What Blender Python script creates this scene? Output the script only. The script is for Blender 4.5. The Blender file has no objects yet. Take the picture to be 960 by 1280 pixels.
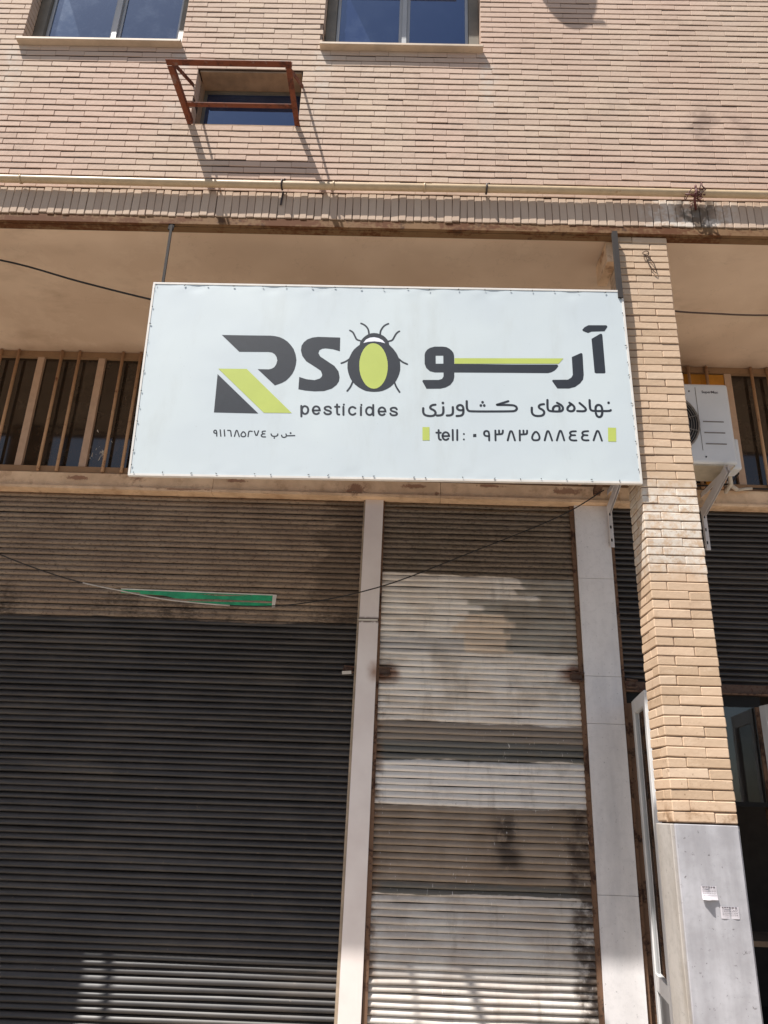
import bpy, bmesh, math, random
from mathutils import Vector, Matrix, noise
random.seed(7)
S = bpy.context.scene
COL = S.collection

# ---------------------------------------------------------------- camera, sky, sun, exposure
PITCH, YAW, ROLL, FPX = math.radians(21.18), math.radians(-1.03), math.radians(1.97), 968.5
CAM_Z = 1.6
fw = Vector((math.sin(YAW)*math.cos(PITCH), math.cos(YAW)*math.cos(PITCH), math.sin(PITCH)))
rt = Vector((math.cos(YAW), -math.sin(YAW), 0))
up = rt.cross(fw)
r2 = rt*math.cos(ROLL) + up*math.sin(ROLL)
u2 = -rt*math.sin(ROLL) + up*math.cos(ROLL)
cd = bpy.data.cameras.new('camera')
cam = bpy.data.objects.new('camera', cd); COL.objects.link(cam)
cam.matrix_world = Matrix(((r2.x, u2.x, -fw.x, 0), (r2.y, u2.y, -fw.y, 0), (r2.z, u2.z, -fw.z, CAM_Z), (0, 0, 0, 1)))
cd.sensor_fit = 'VERTICAL'; cd.sensor_height = 24.0; cd.lens = 24.0*FPX/1280
cd.clip_start = 0.05; cd.clip_end = 2000
S.camera = cam

SUN = Vector((1.05, 1.0, -2.75)).normalized()          # direction the light travels
elev = math.asin(-SUN.z); azim = math.atan2(-SUN.x, -SUN.y)   # compass style: from +Y clockwise
W = bpy.data.worlds.new('World'); S.world = W; W.use_nodes = True
wn = W.node_tree.nodes; wn.clear()
sky = wn.new('ShaderNodeTexSky'); sky.sky_type = 'NISHITA'; sky.sun_disc = False
sky.sun_elevation = elev; sky.sun_rotation = azim
sky.air_density = 1.0; sky.dust_density = 1.5; sky.ozone_density = 1.0
bg = wn.new('ShaderNodeBackground'); bg.inputs[1].default_value = 0.07
wo = wn.new('ShaderNodeOutputWorld')
W.node_tree.links.new(sky.outputs[0], bg.inputs[0]); W.node_tree.links.new(bg.outputs[0], wo.inputs[0])
sl = bpy.data.lights.new('sun', 'SUN'); sl.energy = 5.0; sl.angle = math.radians(0.53); sl.color = (1.0, 0.965, 0.915)
so = bpy.data.objects.new('sun', sl); COL.objects.link(so)
so.rotation_euler = SUN.to_track_quat('-Z', 'Y').to_euler()
S.view_settings.view_transform = 'Standard'; S.view_settings.look = 'None'
S.view_settings.exposure = 0.76; S.view_settings.gamma = 1.0
S.view_settings.use_curve_mapping = False

# ---------------------------------------------------------------- material helpers
def c(r, g, b):
    f = lambda v: (v/255/12.92) if v/255 <= 0.04045 else ((v/255+0.055)/1.055)**2.4
    return (f(r), f(g), f(b), 1.0)

class NT:
    """small wrapper that makes node graphs short to write"""
    def __init__(s, name):
        s.m = bpy.data.materials.new(name); s.m.use_nodes = True
        s.t = s.m.node_tree; s.n = s.t.nodes; s.l = s.t.links
        s.bsdf = s.n['Principled BSDF']; s.out = s.n['Material Output']
        s._pos = None; s._sep = None
    def new(s, t): return s.n.new(t)
    def plug(s, v, sock):
        if hasattr(v, 'is_output'): s.l.new(v, sock)
        else: sock.default_value = v
    def math(s, op, a, b=0.0, cl=False):
        n = s.new('ShaderNodeMath'); n.operation = op; n.use_clamp = cl
        s.plug(a, n.inputs[0]); s.plug(b, n.inputs[1]); return n.outputs[0]
    def pos(s):
        if not s._pos: s._pos = s.new('ShaderNodeNewGeometry').outputs['Position']
        return s._pos
    def xyz(s):
        if not s._sep:
            n = s.new('ShaderNodeSeparateXYZ'); s.l.new(s.pos(), n.inputs[0]); s._sep = n.outputs
        return s._sep
    def scaled(s, sx, sy, sz):
        n = s.new('ShaderNodeVectorMath'); n.operation = 'MULTIPLY'
        s.l.new(s.pos(), n.inputs[0]); n.inputs[1].default_value = (sx, sy, sz); return n.outputs[0]
    def noise(s, scale, detail=4, rough=0.55, vec=None, dist=0.0):
        n = s.new('ShaderNodeTexNoise'); s.l.new(vec if vec else s.pos(), n.inputs['Vector'])
        n.inputs['Scale'].default_value = scale; n.inputs['Detail'].default_value = detail
        n.inputs['Roughness'].default_value = rough; n.inputs['Distortion'].default_value = dist
        return n.outputs['Fac']
    def step(s, v, a, b):
        n = s.new('ShaderNodeMapRange'); n.interpolation_type = 'SMOOTHSTEP'; n.clamp = True
        s.plug(v, n.inputs['Value']); n.inputs['From Min'].default_value = a; n.inputs['From Max'].default_value = b
        if a > b:
            n.inputs['From Min'].default_value = b; n.inputs['From Max'].default_value = a
            n.inputs['To Min'].default_value = 1; n.inputs['To Max'].default_value = 0
        return n.outputs[0]
    def band(s, v, a, b, soft): return s.math('MULTIPLY', s.step(v, a-soft, a+soft), s.step(v, b+soft, b-soft))
    def mul(s, *vs):
        r = vs[0]
        for v in vs[1:]: r = s.math('MULTIPLY', r, v)
        return r
    def add(s, a, b): return s.math('ADD', a, b)
    def mix(s, f, a, b, mode='MIX'):
        n = s.new('ShaderNodeMix'); n.data_type = 'RGBA'; n.blend_type = mode
        s.plug(f, n.inputs[0]); s.plug(a, n.inputs[6]); s.plug(b, n.inputs[7]); return n.outputs[2]
    def rnd(s):
        o = s.new('ShaderNodeObjectInfo').outputs['Random']
        i = s.new('ShaderNodeNewGeometry').outputs['Random Per Island']
        return s.math('FRACT', s.add(o, i))
    def bump(s, h, strength=0.3, dist=0.005):
        n = s.new('ShaderNodeBump'); n.inputs['Strength'].default_value = strength; n.inputs['Distance'].default_value = dist
        s.l.new(h, n.inputs['Height']); s.l.new(n.outputs[0], s.bsdf.inputs['Normal'])
    def fin(s, col, rough=0.7, metal=0.0, spec=0.5):
        s.plug(col, s.bsdf.inputs['Base Color']); s.plug(rough, s.bsdf.inputs['Roughness'])
        s.plug(metal, s.bsdf.inputs['Metallic']); s.bsdf.inputs['Specular IOR Level'].default_value = spec
        return s.m

def simple(name, col, rough=0.6, metal=0.0, var=0.12, scale=9.0, spec=0.5, bump=0.0):
    n = NT(name); f = n.noise(scale, 5, 0.6)
    dark = tuple(v*(1-var*1.6) for v in col[:3])+(1,); lite = tuple(min(1, v*(1+var)) for v in col[:3])+(1,)
    if bump: n.bump(n.noise(scale*9, 3, 0.6), bump, 0.003)
    return n.fin(n.mix(n.step(f, 0.3, 0.7), dark, lite), rough, metal, spec)

# ---- brick of the upper wall and of the pillar
def brick_mat(name, base, alt, pale, wall=True):
    n = NT(name); X, Y, Z = n.xyz()
    r = n.rnd()
    col = n.mix(n.step(r, 0.0, 1.0), base, alt)
    col = n.mix(n.mul(n.step(n.math('FRACT', n.math('MULTIPLY', r, 7.3)), 0.80, 1.0), 0.35), col, pale)
    big = n.noise(0.55, 3, 0.5)
    if wall:
        pink = n.step(n.noise(0.75, 2, 0.5, n.scaled(1, 1, 0.8)), 0.42, 0.62)
        col = n.mix(n.mul(pink, 0.75), col, c(194, 166, 149))
        wx = n.mul(n.step(n.noise(1.7, 6, 0.7, n.scaled(1, 1, 0.7)), 0.50, 0.72), n.step(n.noise(16, 5, 0.7), 0.34, 0.6))
        col = n.mix(n.mul(wx, 0.38), col, c(150, 128, 110))
        # sooty smudges on the right-hand part of the wall
        sm = n.mul(n.step(n.noise(3.2, 5, 0.6, n.scaled(1, 1, 1.2)), 0.53, 0.74), n.band(X, 0.7, 2.6, 0.5), n.band(Z, 5.75, 6.25, 0.22))
        col = n.mix(n.mul(sm, 0.5), col, c(92, 74, 68))
        # lime streaks washed down from the sill ends
        streak = None
        for sx, z0 in ((-2.82, 6.66), (-1.63, 6.6), (-0.62, 6.66), (0.545, 6.65)):
            m_ = n.mul(n.band(n.add(X, n.math('MULTIPLY', n.math('SUBTRACT', n.noise(6, 3), 0.5), 0.10)), sx-0.05, sx+0.06, 0.05), n.step(Z, z0-1.0, z0-0.12), n.step(Z, z0+0.02, z0-0.02))
            streak = m_ if streak is None else n.math('MAXIMUM', streak, m_)
        streak = n.mul(streak, n.step(n.noise(14, 5, 0.7), 0.38, 0.62))
        col = n.mix(n.mul(streak, 0.5), col, c(196, 190, 180))
    else:
        # flaking whitewash about half way down the pillar, dirt at its foot
        wz = n.mul(n.band(n.add(Z, n.math('MULTIPLY', n.math('SUBTRACT', n.noise(7, 4), 0.5), 0.25)), 2.87, 3.36, 0.07), n.step(n.noise(22, 6, 0.7), 0.36, 0.58))
        col = n.mix(n.mul(wz, 0.9), col, c(214, 206, 194))
        sm = n.mul(n.step(n.noise(11, 6, 0.7, n.scaled(1, 1, 2.2)), 0.52, 0.68), 0.5)
        col = n.mix(sm, col, c(210, 186, 160))
        dk = n.mul(n.step(n.noise(6, 6, 0.7), 0.55, 0.7), 0.35)
        col = n.mix(dk, col, c(150, 120, 94))
        chips = n.mul(n.step(n.noise(34, 4, 0.7), 0.60, 0.70), n.step(Z, 2.5, 1.7))
        col = n.mix(n.mul(chips, 0.65), col, c(104, 78, 58))
        chips2 = n.mul(n.step(n.noise(40, 4, 0.7), 0.64, 0.71), n.band(Z, 2.8, 3.4, 0.1))
        col = n.mix(n.mul(chips2, 0.8), col, c(84, 66, 50))
        ft = n.mul(n.step(Z, 1.72, 1.6), n.step(n.noise(12, 4, 0.6), 0.45, 0.65))
        col = n.mix(n.mul(ft, 0.75), col, c(120, 84, 46))
    fine = n.noise(55, 4, 0.65)
    col = n.mix(n.mul(n.step(fine, 0.62, 0.78), 0.3), col, c(110, 86, 70))
    col = n.mix(n.mul(n.step(big, 0.4, 0.7), 0.22), col, c(140, 112, 92))
    n.bump(n.add(n.noise(38, 5, 0.65), n.math('MULTIPLY', n.noise(9, 2), 0.7)), 0.45, 0.004)
    return n.fin(col, 0.86, 0, 0.25)

M = {}
M['brick'] = brick_mat('wall_brick', c(197, 175, 155), c(188, 165, 147), c(201, 181, 164))
M['pbrick'] = brick_mat('pillar_brick', c(202, 175, 148), c(184, 158, 131), c(208, 188, 166), wall=False)
M['mortar'] = simple('mortar', c(76, 57, 47), 0.95, var=0.25, scale=20, bump=0.4)
M['pmortar'] = simple('pillar_mortar', c(128, 102, 82), 0.95, var=0.25, scale=20, bump=0.4)

def soldier_mat():
    n = NT('soldier_brick'); X, Y, Z = n.xyz(); r = n.rnd()
    col = n.mix(r, c(190, 168, 148), c(178, 155, 136))
    w = n.mul(n.band(X, 1.55, 2.1, 0.1), n.step(n.noise(16, 4, 0.6), 0.45, 0.6))
    col = n.mix(n.mul(w, 0.6), col, c(214, 206, 196))
    d = n.mul(n.band(n.add(X, n.math('MULTIPLY', n.noise(6), 0.2)), 1.85, 2.1, 0.06), n.step(n.noise(11, 4, .6), 0.42, 0.56))
    d2 = n.mul(n.step(n.noise(2.3, 4, .6), 0.58, 0.72), n.step(n.noise(20, 4, .6), 0.4, 0.6))
    col = n.mix(n.mul(n.math('MAXIMUM', d, n.mul(d2, 0.5)), 0.8), col, c(70, 58, 46))
    n.bump(n.noise(40, 5, 0.65), 0.4, 0.003)
    return n.fin(col, 0.86, 0, 0.25)
M['soldier'] = soldier_mat()

def rusty(name, paint, rust, amt=0.5, scale=5.0, rough=0.7, dark=None, xs=1.0):
    n = NT(name)
    a = n.noise(scale, 6, 0.68, n.scaled(xs, 1, 1)); b = n.noise(scale*6, 4, 0.65)
    f = n.step(n.add(n.math('MULTIPLY', a, 0.7), n.math('MULTIPLY', b, 0.3)), 0.72-amt*0.45, 0.80-amt*0.42)
    col = n.mix(n.mul(n.step(n.noise(scale*2.1, 4), 0.35, 0.7), 0.4), paint, tuple(v*0.7 for v in paint[:3])+(1,))
    col = n.mix(f, col, rust)
    if dark: col = n.mix(n.mul(n.step(n.noise(scale*1.7, 5, 0.7), 0.58, 0.68), 0.8), col, dark)
    n.bump(b, 0.35, 0.002)
    return n.fin(col, rough, 0.0, 0.35)
M['rust_bar'] = rusty('rusty_angle_iron', c(112, 60, 38), c(74, 38, 26), 0.5, 8, 0.8, c(120, 96, 88))
M['edge'] = rusty('rusty_slab_edge', c(122, 92, 62), c(92, 54, 26), 0.55, 6, 0.85, c(70, 44, 26), xs=0.35)
M['lintel'] = rusty('painted_steel_lintel', c(232, 196, 158), c(122, 68, 38), 0.27, 3.2, 0.6, c(120, 86, 60), xs=0.6)
def lintel_mat():
    n = NT('painted_steel_lintel'); X, Y, Z = n.xyz()
    a_ = n.noise(3.2, 6, 0.68, n.scaled(0.6, 1, 1)); b_ = n.noise(22, 5, 0.7)
    col = n.mix(n.step(n.noise(5, 5, 0.6), 0.35, 0.68), c(232, 198, 162), c(206, 172, 138))
    col = n.mix(n.mul(n.step(n.noise(8, 6, 0.7), 0.5, 0.68), 0.5), col, c(168, 126, 92))
    f = n.step(n.add(n.math('MULTIPLY', a_, 0.65), n.math('MULTIPLY', b_, 0.35)), 0.57, 0.66)
    for rx, rz, w, h in ((-1.26, 3.962, 0.08, 0.014), (-0.32, 3.915, 0.10, 0.05), (0.12, 3.955, 0.10, 0.02), (0.30, 3.90, 0.02, 0.02), (0.72, 3.975, 0.10, 0.012), (-1.62, 3.87, 0.2, 0.012), (1.30, 3.95, 0.12, 0.03), (-2.5, 3.95, 0.12, 0.02)):
        dx = n.math('DIVIDE', n.math('SUBTRACT', X, rx), w); dz = n.math('DIVIDE', n.math('SUBTRACT', Z, rz), h)
        d_ = n.add(n.math('SQRT', n.add(n.mul(dx, dx), n.mul(dz, dz))), n.math('MULTIPLY', n.math('SUBTRACT', n.noise(19, 6, 0.75), 0.5), 3.4))
        f = n.math('MAXIMUM', f, n.step(d_, 1.1, 0.55))
    col = n.mix(n.mul(f, 0.7), col, c(122, 70, 46))
    n.bump(b_, 0.3, 0.002)
    return n.fin(col, 0.6, 0, 0.35)
M['lintel'] = lintel_mat()
M['frame'] = rusty('window_frame_paint', c(150, 116, 84), c(104, 66, 40), 0.3, 7, 0.6)
M['bar'] = rusty('rusty_bar', c(180, 142, 108), c(118, 70, 42), 0.34, 13, 0.7)
M['mullion'] = rusty('mullion_paint', c(192, 160, 134), c(120, 82, 56), 0.12, 8, 0.6)
M['rail'] = rusty('shutter_guide_rail', c(112, 84, 64), c(58, 34, 22), 0.5, 7, 0.75, c(34, 24, 18))
M['pipe'] = rusty('pipe_paint', c(186, 162, 130), c(132, 92, 56), 0.25, 9, 0.42, xs=0.4)
M['lock'] = rusty('rusty_lock', c(86, 66, 54), c(66, 36, 22), 0.5, 25, 0.7, c(26, 20, 18))

def soffit_mat():
    n = NT('soffit_paint'); X, Y, Z = n.xyz()
    col = n.mix(n.step(n.noise(0.9, 4, 0.55), 0.35, 0.68), c(224, 197, 171), c(206, 178, 152))
    col = n.mix(n.mul(n.step(n.noise(2.6, 5, 0.6, n.scaled(0.5, 1, 1)), 0.55, 0.75), 0.35), col, c(142, 110, 84))
    col = n.mix(n.mul(n.step(n.noise(1.6, 6, 0.7), 0.53, 0.60), 0.25), col, c(228, 204, 178))
    cr = n.math('ABSOLUTE', n.math('SUBTRACT', n.noise(1.1, 6, 0.6), 0.5))
    col = n.mix(n.mul(n.step(cr, 0.003, 0.0), 0.12), col, c(110, 84, 64))
    edge = n.step(n.add(Y, n.math('MULTIPLY', n.noise(2.4, 5, 0.6), 0.32)), 5.50, 5.72)  # brown stain along the back wall, with AO-like shade painted into its colour
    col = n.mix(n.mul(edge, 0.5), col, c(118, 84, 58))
    n.bump(n.noise(3.5, 4, .5), 0.3, 0.02)
    return n.fin(col, 0.75, 0, 0.3)
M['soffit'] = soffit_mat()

def shutter_mat(kind):
    n = NT('shutter_paint_'+kind); X, Y, Z = n.xyz()
    ln = n.math('SUBTRACT', n.noise(3.0, 5, 0.6, n.scaled(0.55, 1, 2.0)), 0.5)
    zz = n.add(Z, n.math('MULTIPLY', ln, 0.10))
    spk = n.noise(60, 3, 0.7, n.scaled(0.6, 1, 1.2)); grime = n.noise(4.5, 6, 0.65, n.scaled(0.7, 1, 1))
    if kind == 'left':
        black = n.mix(n.step(grime, 0.35, 0.7), c(43, 39, 37), c(58, 53, 50))
        black = n.mix(n.mul(n.step(n.rnd(), 0.2, 1.0), 0.35), black, c(30, 28, 28))
        black = n.mix(n.mul(n.step(n.noise(2.0, 6, 0.7, n.scaled(0.35, 1, 2.2)), 0.48, 0.72), 0.6), black, c(86, 77, 68))
        black = n.mix(n.mul(n.step(n.noise(26, 5, .75), 0.64, 0.73), 0.7), black, c(112, 98, 82))
        brown = n.mix(n.step(grime, 0.35, 0.68), c(132, 112, 94), c(150, 130, 110))
        brown = n.mix(n.mul(n.step(spk, 0.52, 0.66), 0.7), brown, c(74, 56, 42))
        low = n.mul(n.step(n.add(Z, n.math('MULTIPLY', X, 0.05)), 3.0, 2.88), n.step(n.noise(1.2, 5, .6), 0.40, 0.5))
        brown = n.mix(n.mul(low, n.step(spk, 0.36, 0.5), 0.75), brown, c(58, 46, 34))
        low2 = n.mul(n.step(n.add(X, n.math('MULTIPLY', ln, 1.0)), -0.62, -0.5), n.step(grime, 0.3, 0.5))
        brown = n.mix(n.mul(low2, 0.5), brown, c(60, 44, 32))
        col = n.mix(n.step(zz, 2.868, 2.882), black, brown)
        rough = n.add(0.47, n.math('MULTIPLY', n.step(zz, 2.868, 2.882), 0.4))
    elif kind == 'right':
        col = n.mix(n.step(grime, 0.35, 0.7), c(38, 34, 33), c(52, 47, 45))
        col = n.mix(n.mul(n.step(n.noise(2.0, 6, 0.7, n.scaled(0.5, 1, 2.2)), 0.5, 0.72), 0.5), col, c(74, 65, 57))
        col = n.mix(n.mul(n.step(n.noise(30, 5, .75), 0.67, 0.75), 0.6), col, c(110, 100, 90))
        rough = 0.36
    else:
        light = n.mix(n.step(grime, 0.35, 0.65), c(230, 223, 214), c(214, 203, 190))
        brown = n.mix(n.step(grime, 0.35, 0.65), c(130, 113, 96), c(148, 132, 116))
        grey = n.mix(n.step(grime, 0.4, 0.65), c(148, 142, 132), c(128, 118, 106))
        dkgrey = n.mix(n.step(n.noise(2.2, 3), 0.4, 0.6), c(88, 84, 78), c(104, 94, 82))
        top = n.mix(n.mul(n.step(spk, 0.5, 0.64), 0.75), n.mix(n.step(grime, 0.3, 0.7), c(124, 108, 92), c(106, 92, 76)), c(52, 40, 30))
        cq = n.new('ShaderNodeCombineXYZ'); n.l.new(n.math('MULTIPLY', X, 0.5), cq.inputs[0]); n.l.new(n.math('MULTIPLY', n.math('FLOOR', n.math('DIVIDE', Z, 0.0424)), 0.31), cq.inputs[2])
        lq = n.math('SUBTRACT', n.noise(2.2, 4, 0.6, cq.outputs[0]), 0.5)
        xx = n.add(X, n.math('MULTIPLY', lq, 0.75))
        # overlapping strokes of light and grey paint, as left by the roller
        g1 = n.mul(n.step(xx, 0.52, 0.56), n.step(zz, 3.12, 3.10), n.step(zz, 2.685, 2.70))
        g1 = n.math('MAXIMUM', g1, n.mul(n.step(n.add(xx, n.math('MULTIPLY', Z, 1.1)), 4.43, 4.48), n.step(zz, 2.685, 2.70)))
        p1 = n.mul(n.band(xx, 0.46, 0.83, 0.02), n.step(zz, 2.98, 2.96), n.step(zz, 2.685, 2.7))
        g0 = n.mul(n.band(xx, -0.2, 0.47, 0.02), n.step(zz, 2.80, 2.79), n.step(zz, 2.685, 2.7))
        col = n.mix(n.mul(g1, 0.85), light, grey)
        col = n.mix(n.mul(g0, 0.5), col, c(160, 156, 154))
        col = n.mix(n.mul(p1, 0.9), col, c(216, 198, 178))
        col = n.mix(n.step(zz, 3.262, 3.275), col, top)
        col = n.mix(n.mul(n.band(zz, 1.95, 2.20, 0.006)), col, n.mix(n.step(zz, 2.06, 2.09), c(104, 102, 96), c(140, 128, 116)))
        col = n.mix(n.mul(n.band(zz, 1.655, 1.95, 0.006)), col, c(226, 220, 213))
        lowb = n.mix(n.step(zz, 1.17, 1.20), c(92, 88, 80), brown)
        col = n.mix(n.band(zz, 1.115, 1.655, 0.006), col, lowb)
        col = n.mix(n.step(zz, 1.12, 1.108), col, n.mix(n.step(grime, 0.35, 0.65), c(204, 198, 190), c(184, 174, 164)))
        # rusty drips and the worn right edge
        drip = n.mul(n.band(n.add(X, n.math('MULTIPLY', ln, 0.25)), 0.72, 0.86, 0.05), n.band(Z, 1.28, 1.60, 0.05), n.step(n.noise(16, 4, .6, n.scaled(1, 1, .5)), 0.34, 0.46))
        col = n.mix(n.mul(drip, 0.9), col, c(60, 46, 34))
        edge = n.mul(n.step(n.add(X, n.math('MULTIPLY', ln, 0.25)), 1.17, 1.24), n.step(Z, 1.70, 1.62), n.step(n.noise(9, 5, .65), 0.36, 0.56))
        col = n.mix(n.mul(edge, 0.9), col, c(66, 50, 38))
        e2 = n.mul(n.step(X, -0.02, -0.09), n.step(n.noise(9, 5, .65), 0.42, 0.58), n.step(Z, 2.4, 2.3))
        col = n.mix(n.mul(e2, 0.7), col, c(120, 88, 60))
        for lx, lz in ((-0.05, 2.53), (1.30, 2.56)):
            dx = n.math('SUBTRACT', X, lx); dz = n.math('SUBTRACT', Z, lz)
            d = n.math('SQRT', n.add(n.mul(dx, dx, 0.6), n.mul(dz, dz, 1.4)))
            rs = n.step(n.add(d, n.math('MULTIPLY', n.math('SUBTRACT', n.noise(14, 4), 0.5), 0.1)), 0.12, 0.03)
            col = n.mix(n.mul(rs, 0.9), col, c(110, 62, 28))
        # runs of dirty water and blotches over all the coats
        run = n.mul(n.step(n.noise(5, 6, 0.7, n.scaled(1.6, 1, 0.22)), 0.50, 0.70), n.step(n.noise(12, 5, 0.7), 0.36, 0.6))
        col = n.mix(n.mul(run, 0.42), col, c(112, 96, 80))
        blot = n.step(n.noise(2.4, 6, 0.7), 0.54, 0.70)
        col = n.mix(n.mul(blot, 0.30), col, c(126, 118, 108))
        col = n.mix(n.mul(n.step(n.noise(20, 5, .75), 0.66, 0.72), 0.6), col, c(84, 66, 50))
        col = n.mix(n.mul(n.step(n.rnd(), 0.1, 1.0), 0.16), col, c(120, 110, 100))
        chip = n.mul(n.step(n.noise(26, 2, .6, n.scaled(3.0, 1, 0.55)), 0.69, 0.72), n.step(n.noise(2.2, 3), 0.46, 0.56), n.step(Z, 2.3, 2.2))
        col = n.mix(n.mul(chip, 0.8), col, c(214, 208, 200))
        rough = 0.55
    n.bump(n.noise(50, 3, 0.6), 0.15, 0.001)
    return n.fin(col, rough, 0.0, 0.55)
for k in ('left', 'middle', 'right'): M['sh_'+k] = shutter_mat(k)

def stone_mat(name, a, b, spots, streakc):
    n = NT(name); X, Y, Z = n.xyz()
    st = n.noise(7, 4, 0.6, n.scaled(1, 1, 0.12)); f = n.noise(5, 5, 0.6)
    col = n.mix(n.step(n.add(n.math('MULTIPLY', st, 0.6), n.math('MULTIPLY', f, 0.4)), 0.36, 0.64), a, b)
    col = n.mix(n.mul(n.step(n.noise(2.8, 4, .6, n.scaled(1.5, 1, .25)), 0.56, 0.72), 0.4), col, streakc)
    col = n.mix(n.mul(n.step(n.noise(24, 6, 0.75), 0.46, 0.66), spots*0.35), col, tuple(v*0.62 for v in b[:3])+(1,))
    col = n.mix(n.mul(n.step(n.noise(42, 4, 0.7), 0.63, 0.72), spots), col, c(92, 86, 86))
    col = n.mix(n.mul(n.step(n.noise(9, 6, 0.75), 0.68, 0.74), spots), col, c(80, 72, 72))
    n.bump(n.noise(60, 4, .6), 0.12, 0.001)
    return n.fin(col, 0.5, 0, 0.4)
M['plinth'] = stone_mat('plinth_stone', c(148, 145, 147), c(180, 178, 181), 0.95, c(132, 130, 134))
M['marble'] = stone_mat('pilaster_stone', c(216, 212, 211), c(226, 222, 221), 0.6, c(184, 182, 184))
def white_steel():
    n = NT('pilaster_white_steel'); X, Y, Z = n.xyz()
    col = n.mix(n.step(n.noise(3, 4), 0.35, 0.7), c(226, 216, 210), c(216, 204, 198))
    d = n.math('ABSOLUTE', n.math('SUBTRACT', Z, 2.905))
    rs = n.mul(n.step(d, 0.03, 0.008), n.step(n.noise(18, 4), 0.35, 0.5))
    col = n.mix(n.mul(rs, 0.9), col, c(70, 44, 30))
    dx = n.math('SUBTRACT', X, -0.13); dz = n.math('SUBTRACT', Z, 2.53)
    q = n.step(n.add(n.math('SQRT', n.add(n.mul(dx, dx), n.mul(dz, dz, 0.5))), n.math('MULTIPLY', n.noise(14, 4), 0.05)), 0.10, 0.02)
    col = n.mix(n.mul(q, 0.8), col, c(140, 96, 62))
    return n.fin(col, 0.45, 0, 0.4)
M['wsteel'] = white_steel()

def flex_mat():
    n = NT('sign_flex'); f = n.noise(1.3, 3, 0.5)
    col = n.mix(n.step(f, 0.35, 0.65), c(197, 205, 206), c(191, 199, 202))
    dust = n.mul(n.step(n.noise(5, 5, 0.65, n.scaled(1, 1, 0.25)), 0.5, 0.75), 0.22)
    col = n.mix(dust, col, c(166, 168, 162))
    col = n.mix(n.mul(n.step(n.noise(70, 3, 0.7), 0.70, 0.76), 0.5), col, c(140, 138, 130))
    n.bump(n.noise(1.6, 3, 0.5), 0.25, 0.02)
    return n.fin(col, n.add(0.38, n.math('MULTIPLY', n.noise(2.2, 3), 0.2)), 0, 0.45)
M['flex'] = flex_mat()
M['hem'] = simple('sign_hem', c(214, 208, 200), 0.6, var=0.05)
M['K'] = simple('print_charcoal', c(33, 37, 44), 0.5, var=0.08, scale=30)
M['G'] = simple('print_lime', c(178, 189, 92), 0.5, var=0.03, scale=6)
M['W'] = simple('print_white', c(226, 226, 234), 0.5, var=0.02)
M['staple'] = simple('staple_steel', c(60, 56, 54), 0.5, 0.6)
M['grey_steel'] = simple('grey_steel', c(40, 33, 30), 0.9, 0.0)
M['dark_steel'] = simple('dark_steel', c(58, 48, 44), 0.55, 0.3)
M['white_paint'] = simple('white_powder_coat', c(206, 200, 198), 0.45, var=0.05)
M['slot'] = simple('slot_black', c(20, 18, 18), 0.9)
M['ac'] = simple('ac_casing', c(214, 214, 214), 0.42, var=0.03, scale=3)
M['ac_dirty'] = simple('ac_base_pan', c(186, 172, 150), 0.6, var=0.12, scale=6)
M['ac_dark'] = simple('ac_fan_dark', c(36, 34, 34), 0.6)
M['grille'] = simple('ac_grille', c(128, 120, 112), 0.5)
M['hose'] = simple('white_hose', c(196, 184, 168), 0.6)
M['yellow'] = simple('yellow_board', c(184, 122, 30), 0.6, var=0.2, scale=4)
M['cable'] = simple('black_cable', c(30, 24, 22), 0.6)
M['cable_brown'] = simple('brown_cable', c(84, 62, 48), 0.6)
M['cable_white'] = simple('white_cable', c(188, 180, 170), 0.6)
M['wire'] = simple('rusty_wire', c(74, 52, 38), 0.6, 0.3)
M['tangle'] = simple('tangled_wire', c(88, 40, 34), 0.6)
M['green'] = simple('green_tape', c(30, 146, 96), 0.45, var=0.18, scale=14)
M['tape_edge'] = simple('tape_white_edge', c(206, 198, 186), 0.6)
M['paper'] = simple('notice_paper', c(190, 184, 187), 0.75, var=0.04)
M['ink'] = simple('notice_ink', c(92, 86, 92), 0.8)
M['alu'] = simple('white_aluminium', c(206, 204, 202), 0.38, 0.0, var=0.05, scale=4)
M['alu_raw'] = simple('silver_aluminium', c(170, 170, 170), 0.4, 0.2, var=0.06, scale=4)
M['alu_dull'] = simple('dull_aluminium', c(118, 110, 96), 0.45, 0.1, var=0.15, scale=5)
M['sill'] = simple('stone_sill', c(186, 165, 142), 0.6, var=0.1, scale=6)
M['jamb'] = simple('plastered_jamb', c(150, 122, 96), 0.85, var=0.15, scale=8)
M['black_panel'] = simple('black_panel', c(38, 36, 40), 0.3)
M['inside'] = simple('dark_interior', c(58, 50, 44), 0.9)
M['asphalt'] = simple('asphalt', c(104, 101, 97), 0.92, var=0.2, scale=3, bump=0.3)
M['paving'] = simple('pavement_concrete', c(172, 161, 148), 0.9, var=0.15, scale=2, bump=0.2)
M['kerb'] = simple('kerb_concrete', c(160, 156, 150), 0.9)
M['plinth_side'] = stone_mat('plinth_side_stone', c(176, 170, 164), c(160, 153, 146), 0.9, c(134, 122, 106))
M['plaster'] = simple('plain_plaster', c(160, 142, 122), 0.9)
M['curtain'] = simple('grey_curtain', c(150, 160, 172), 0.9)

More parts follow.
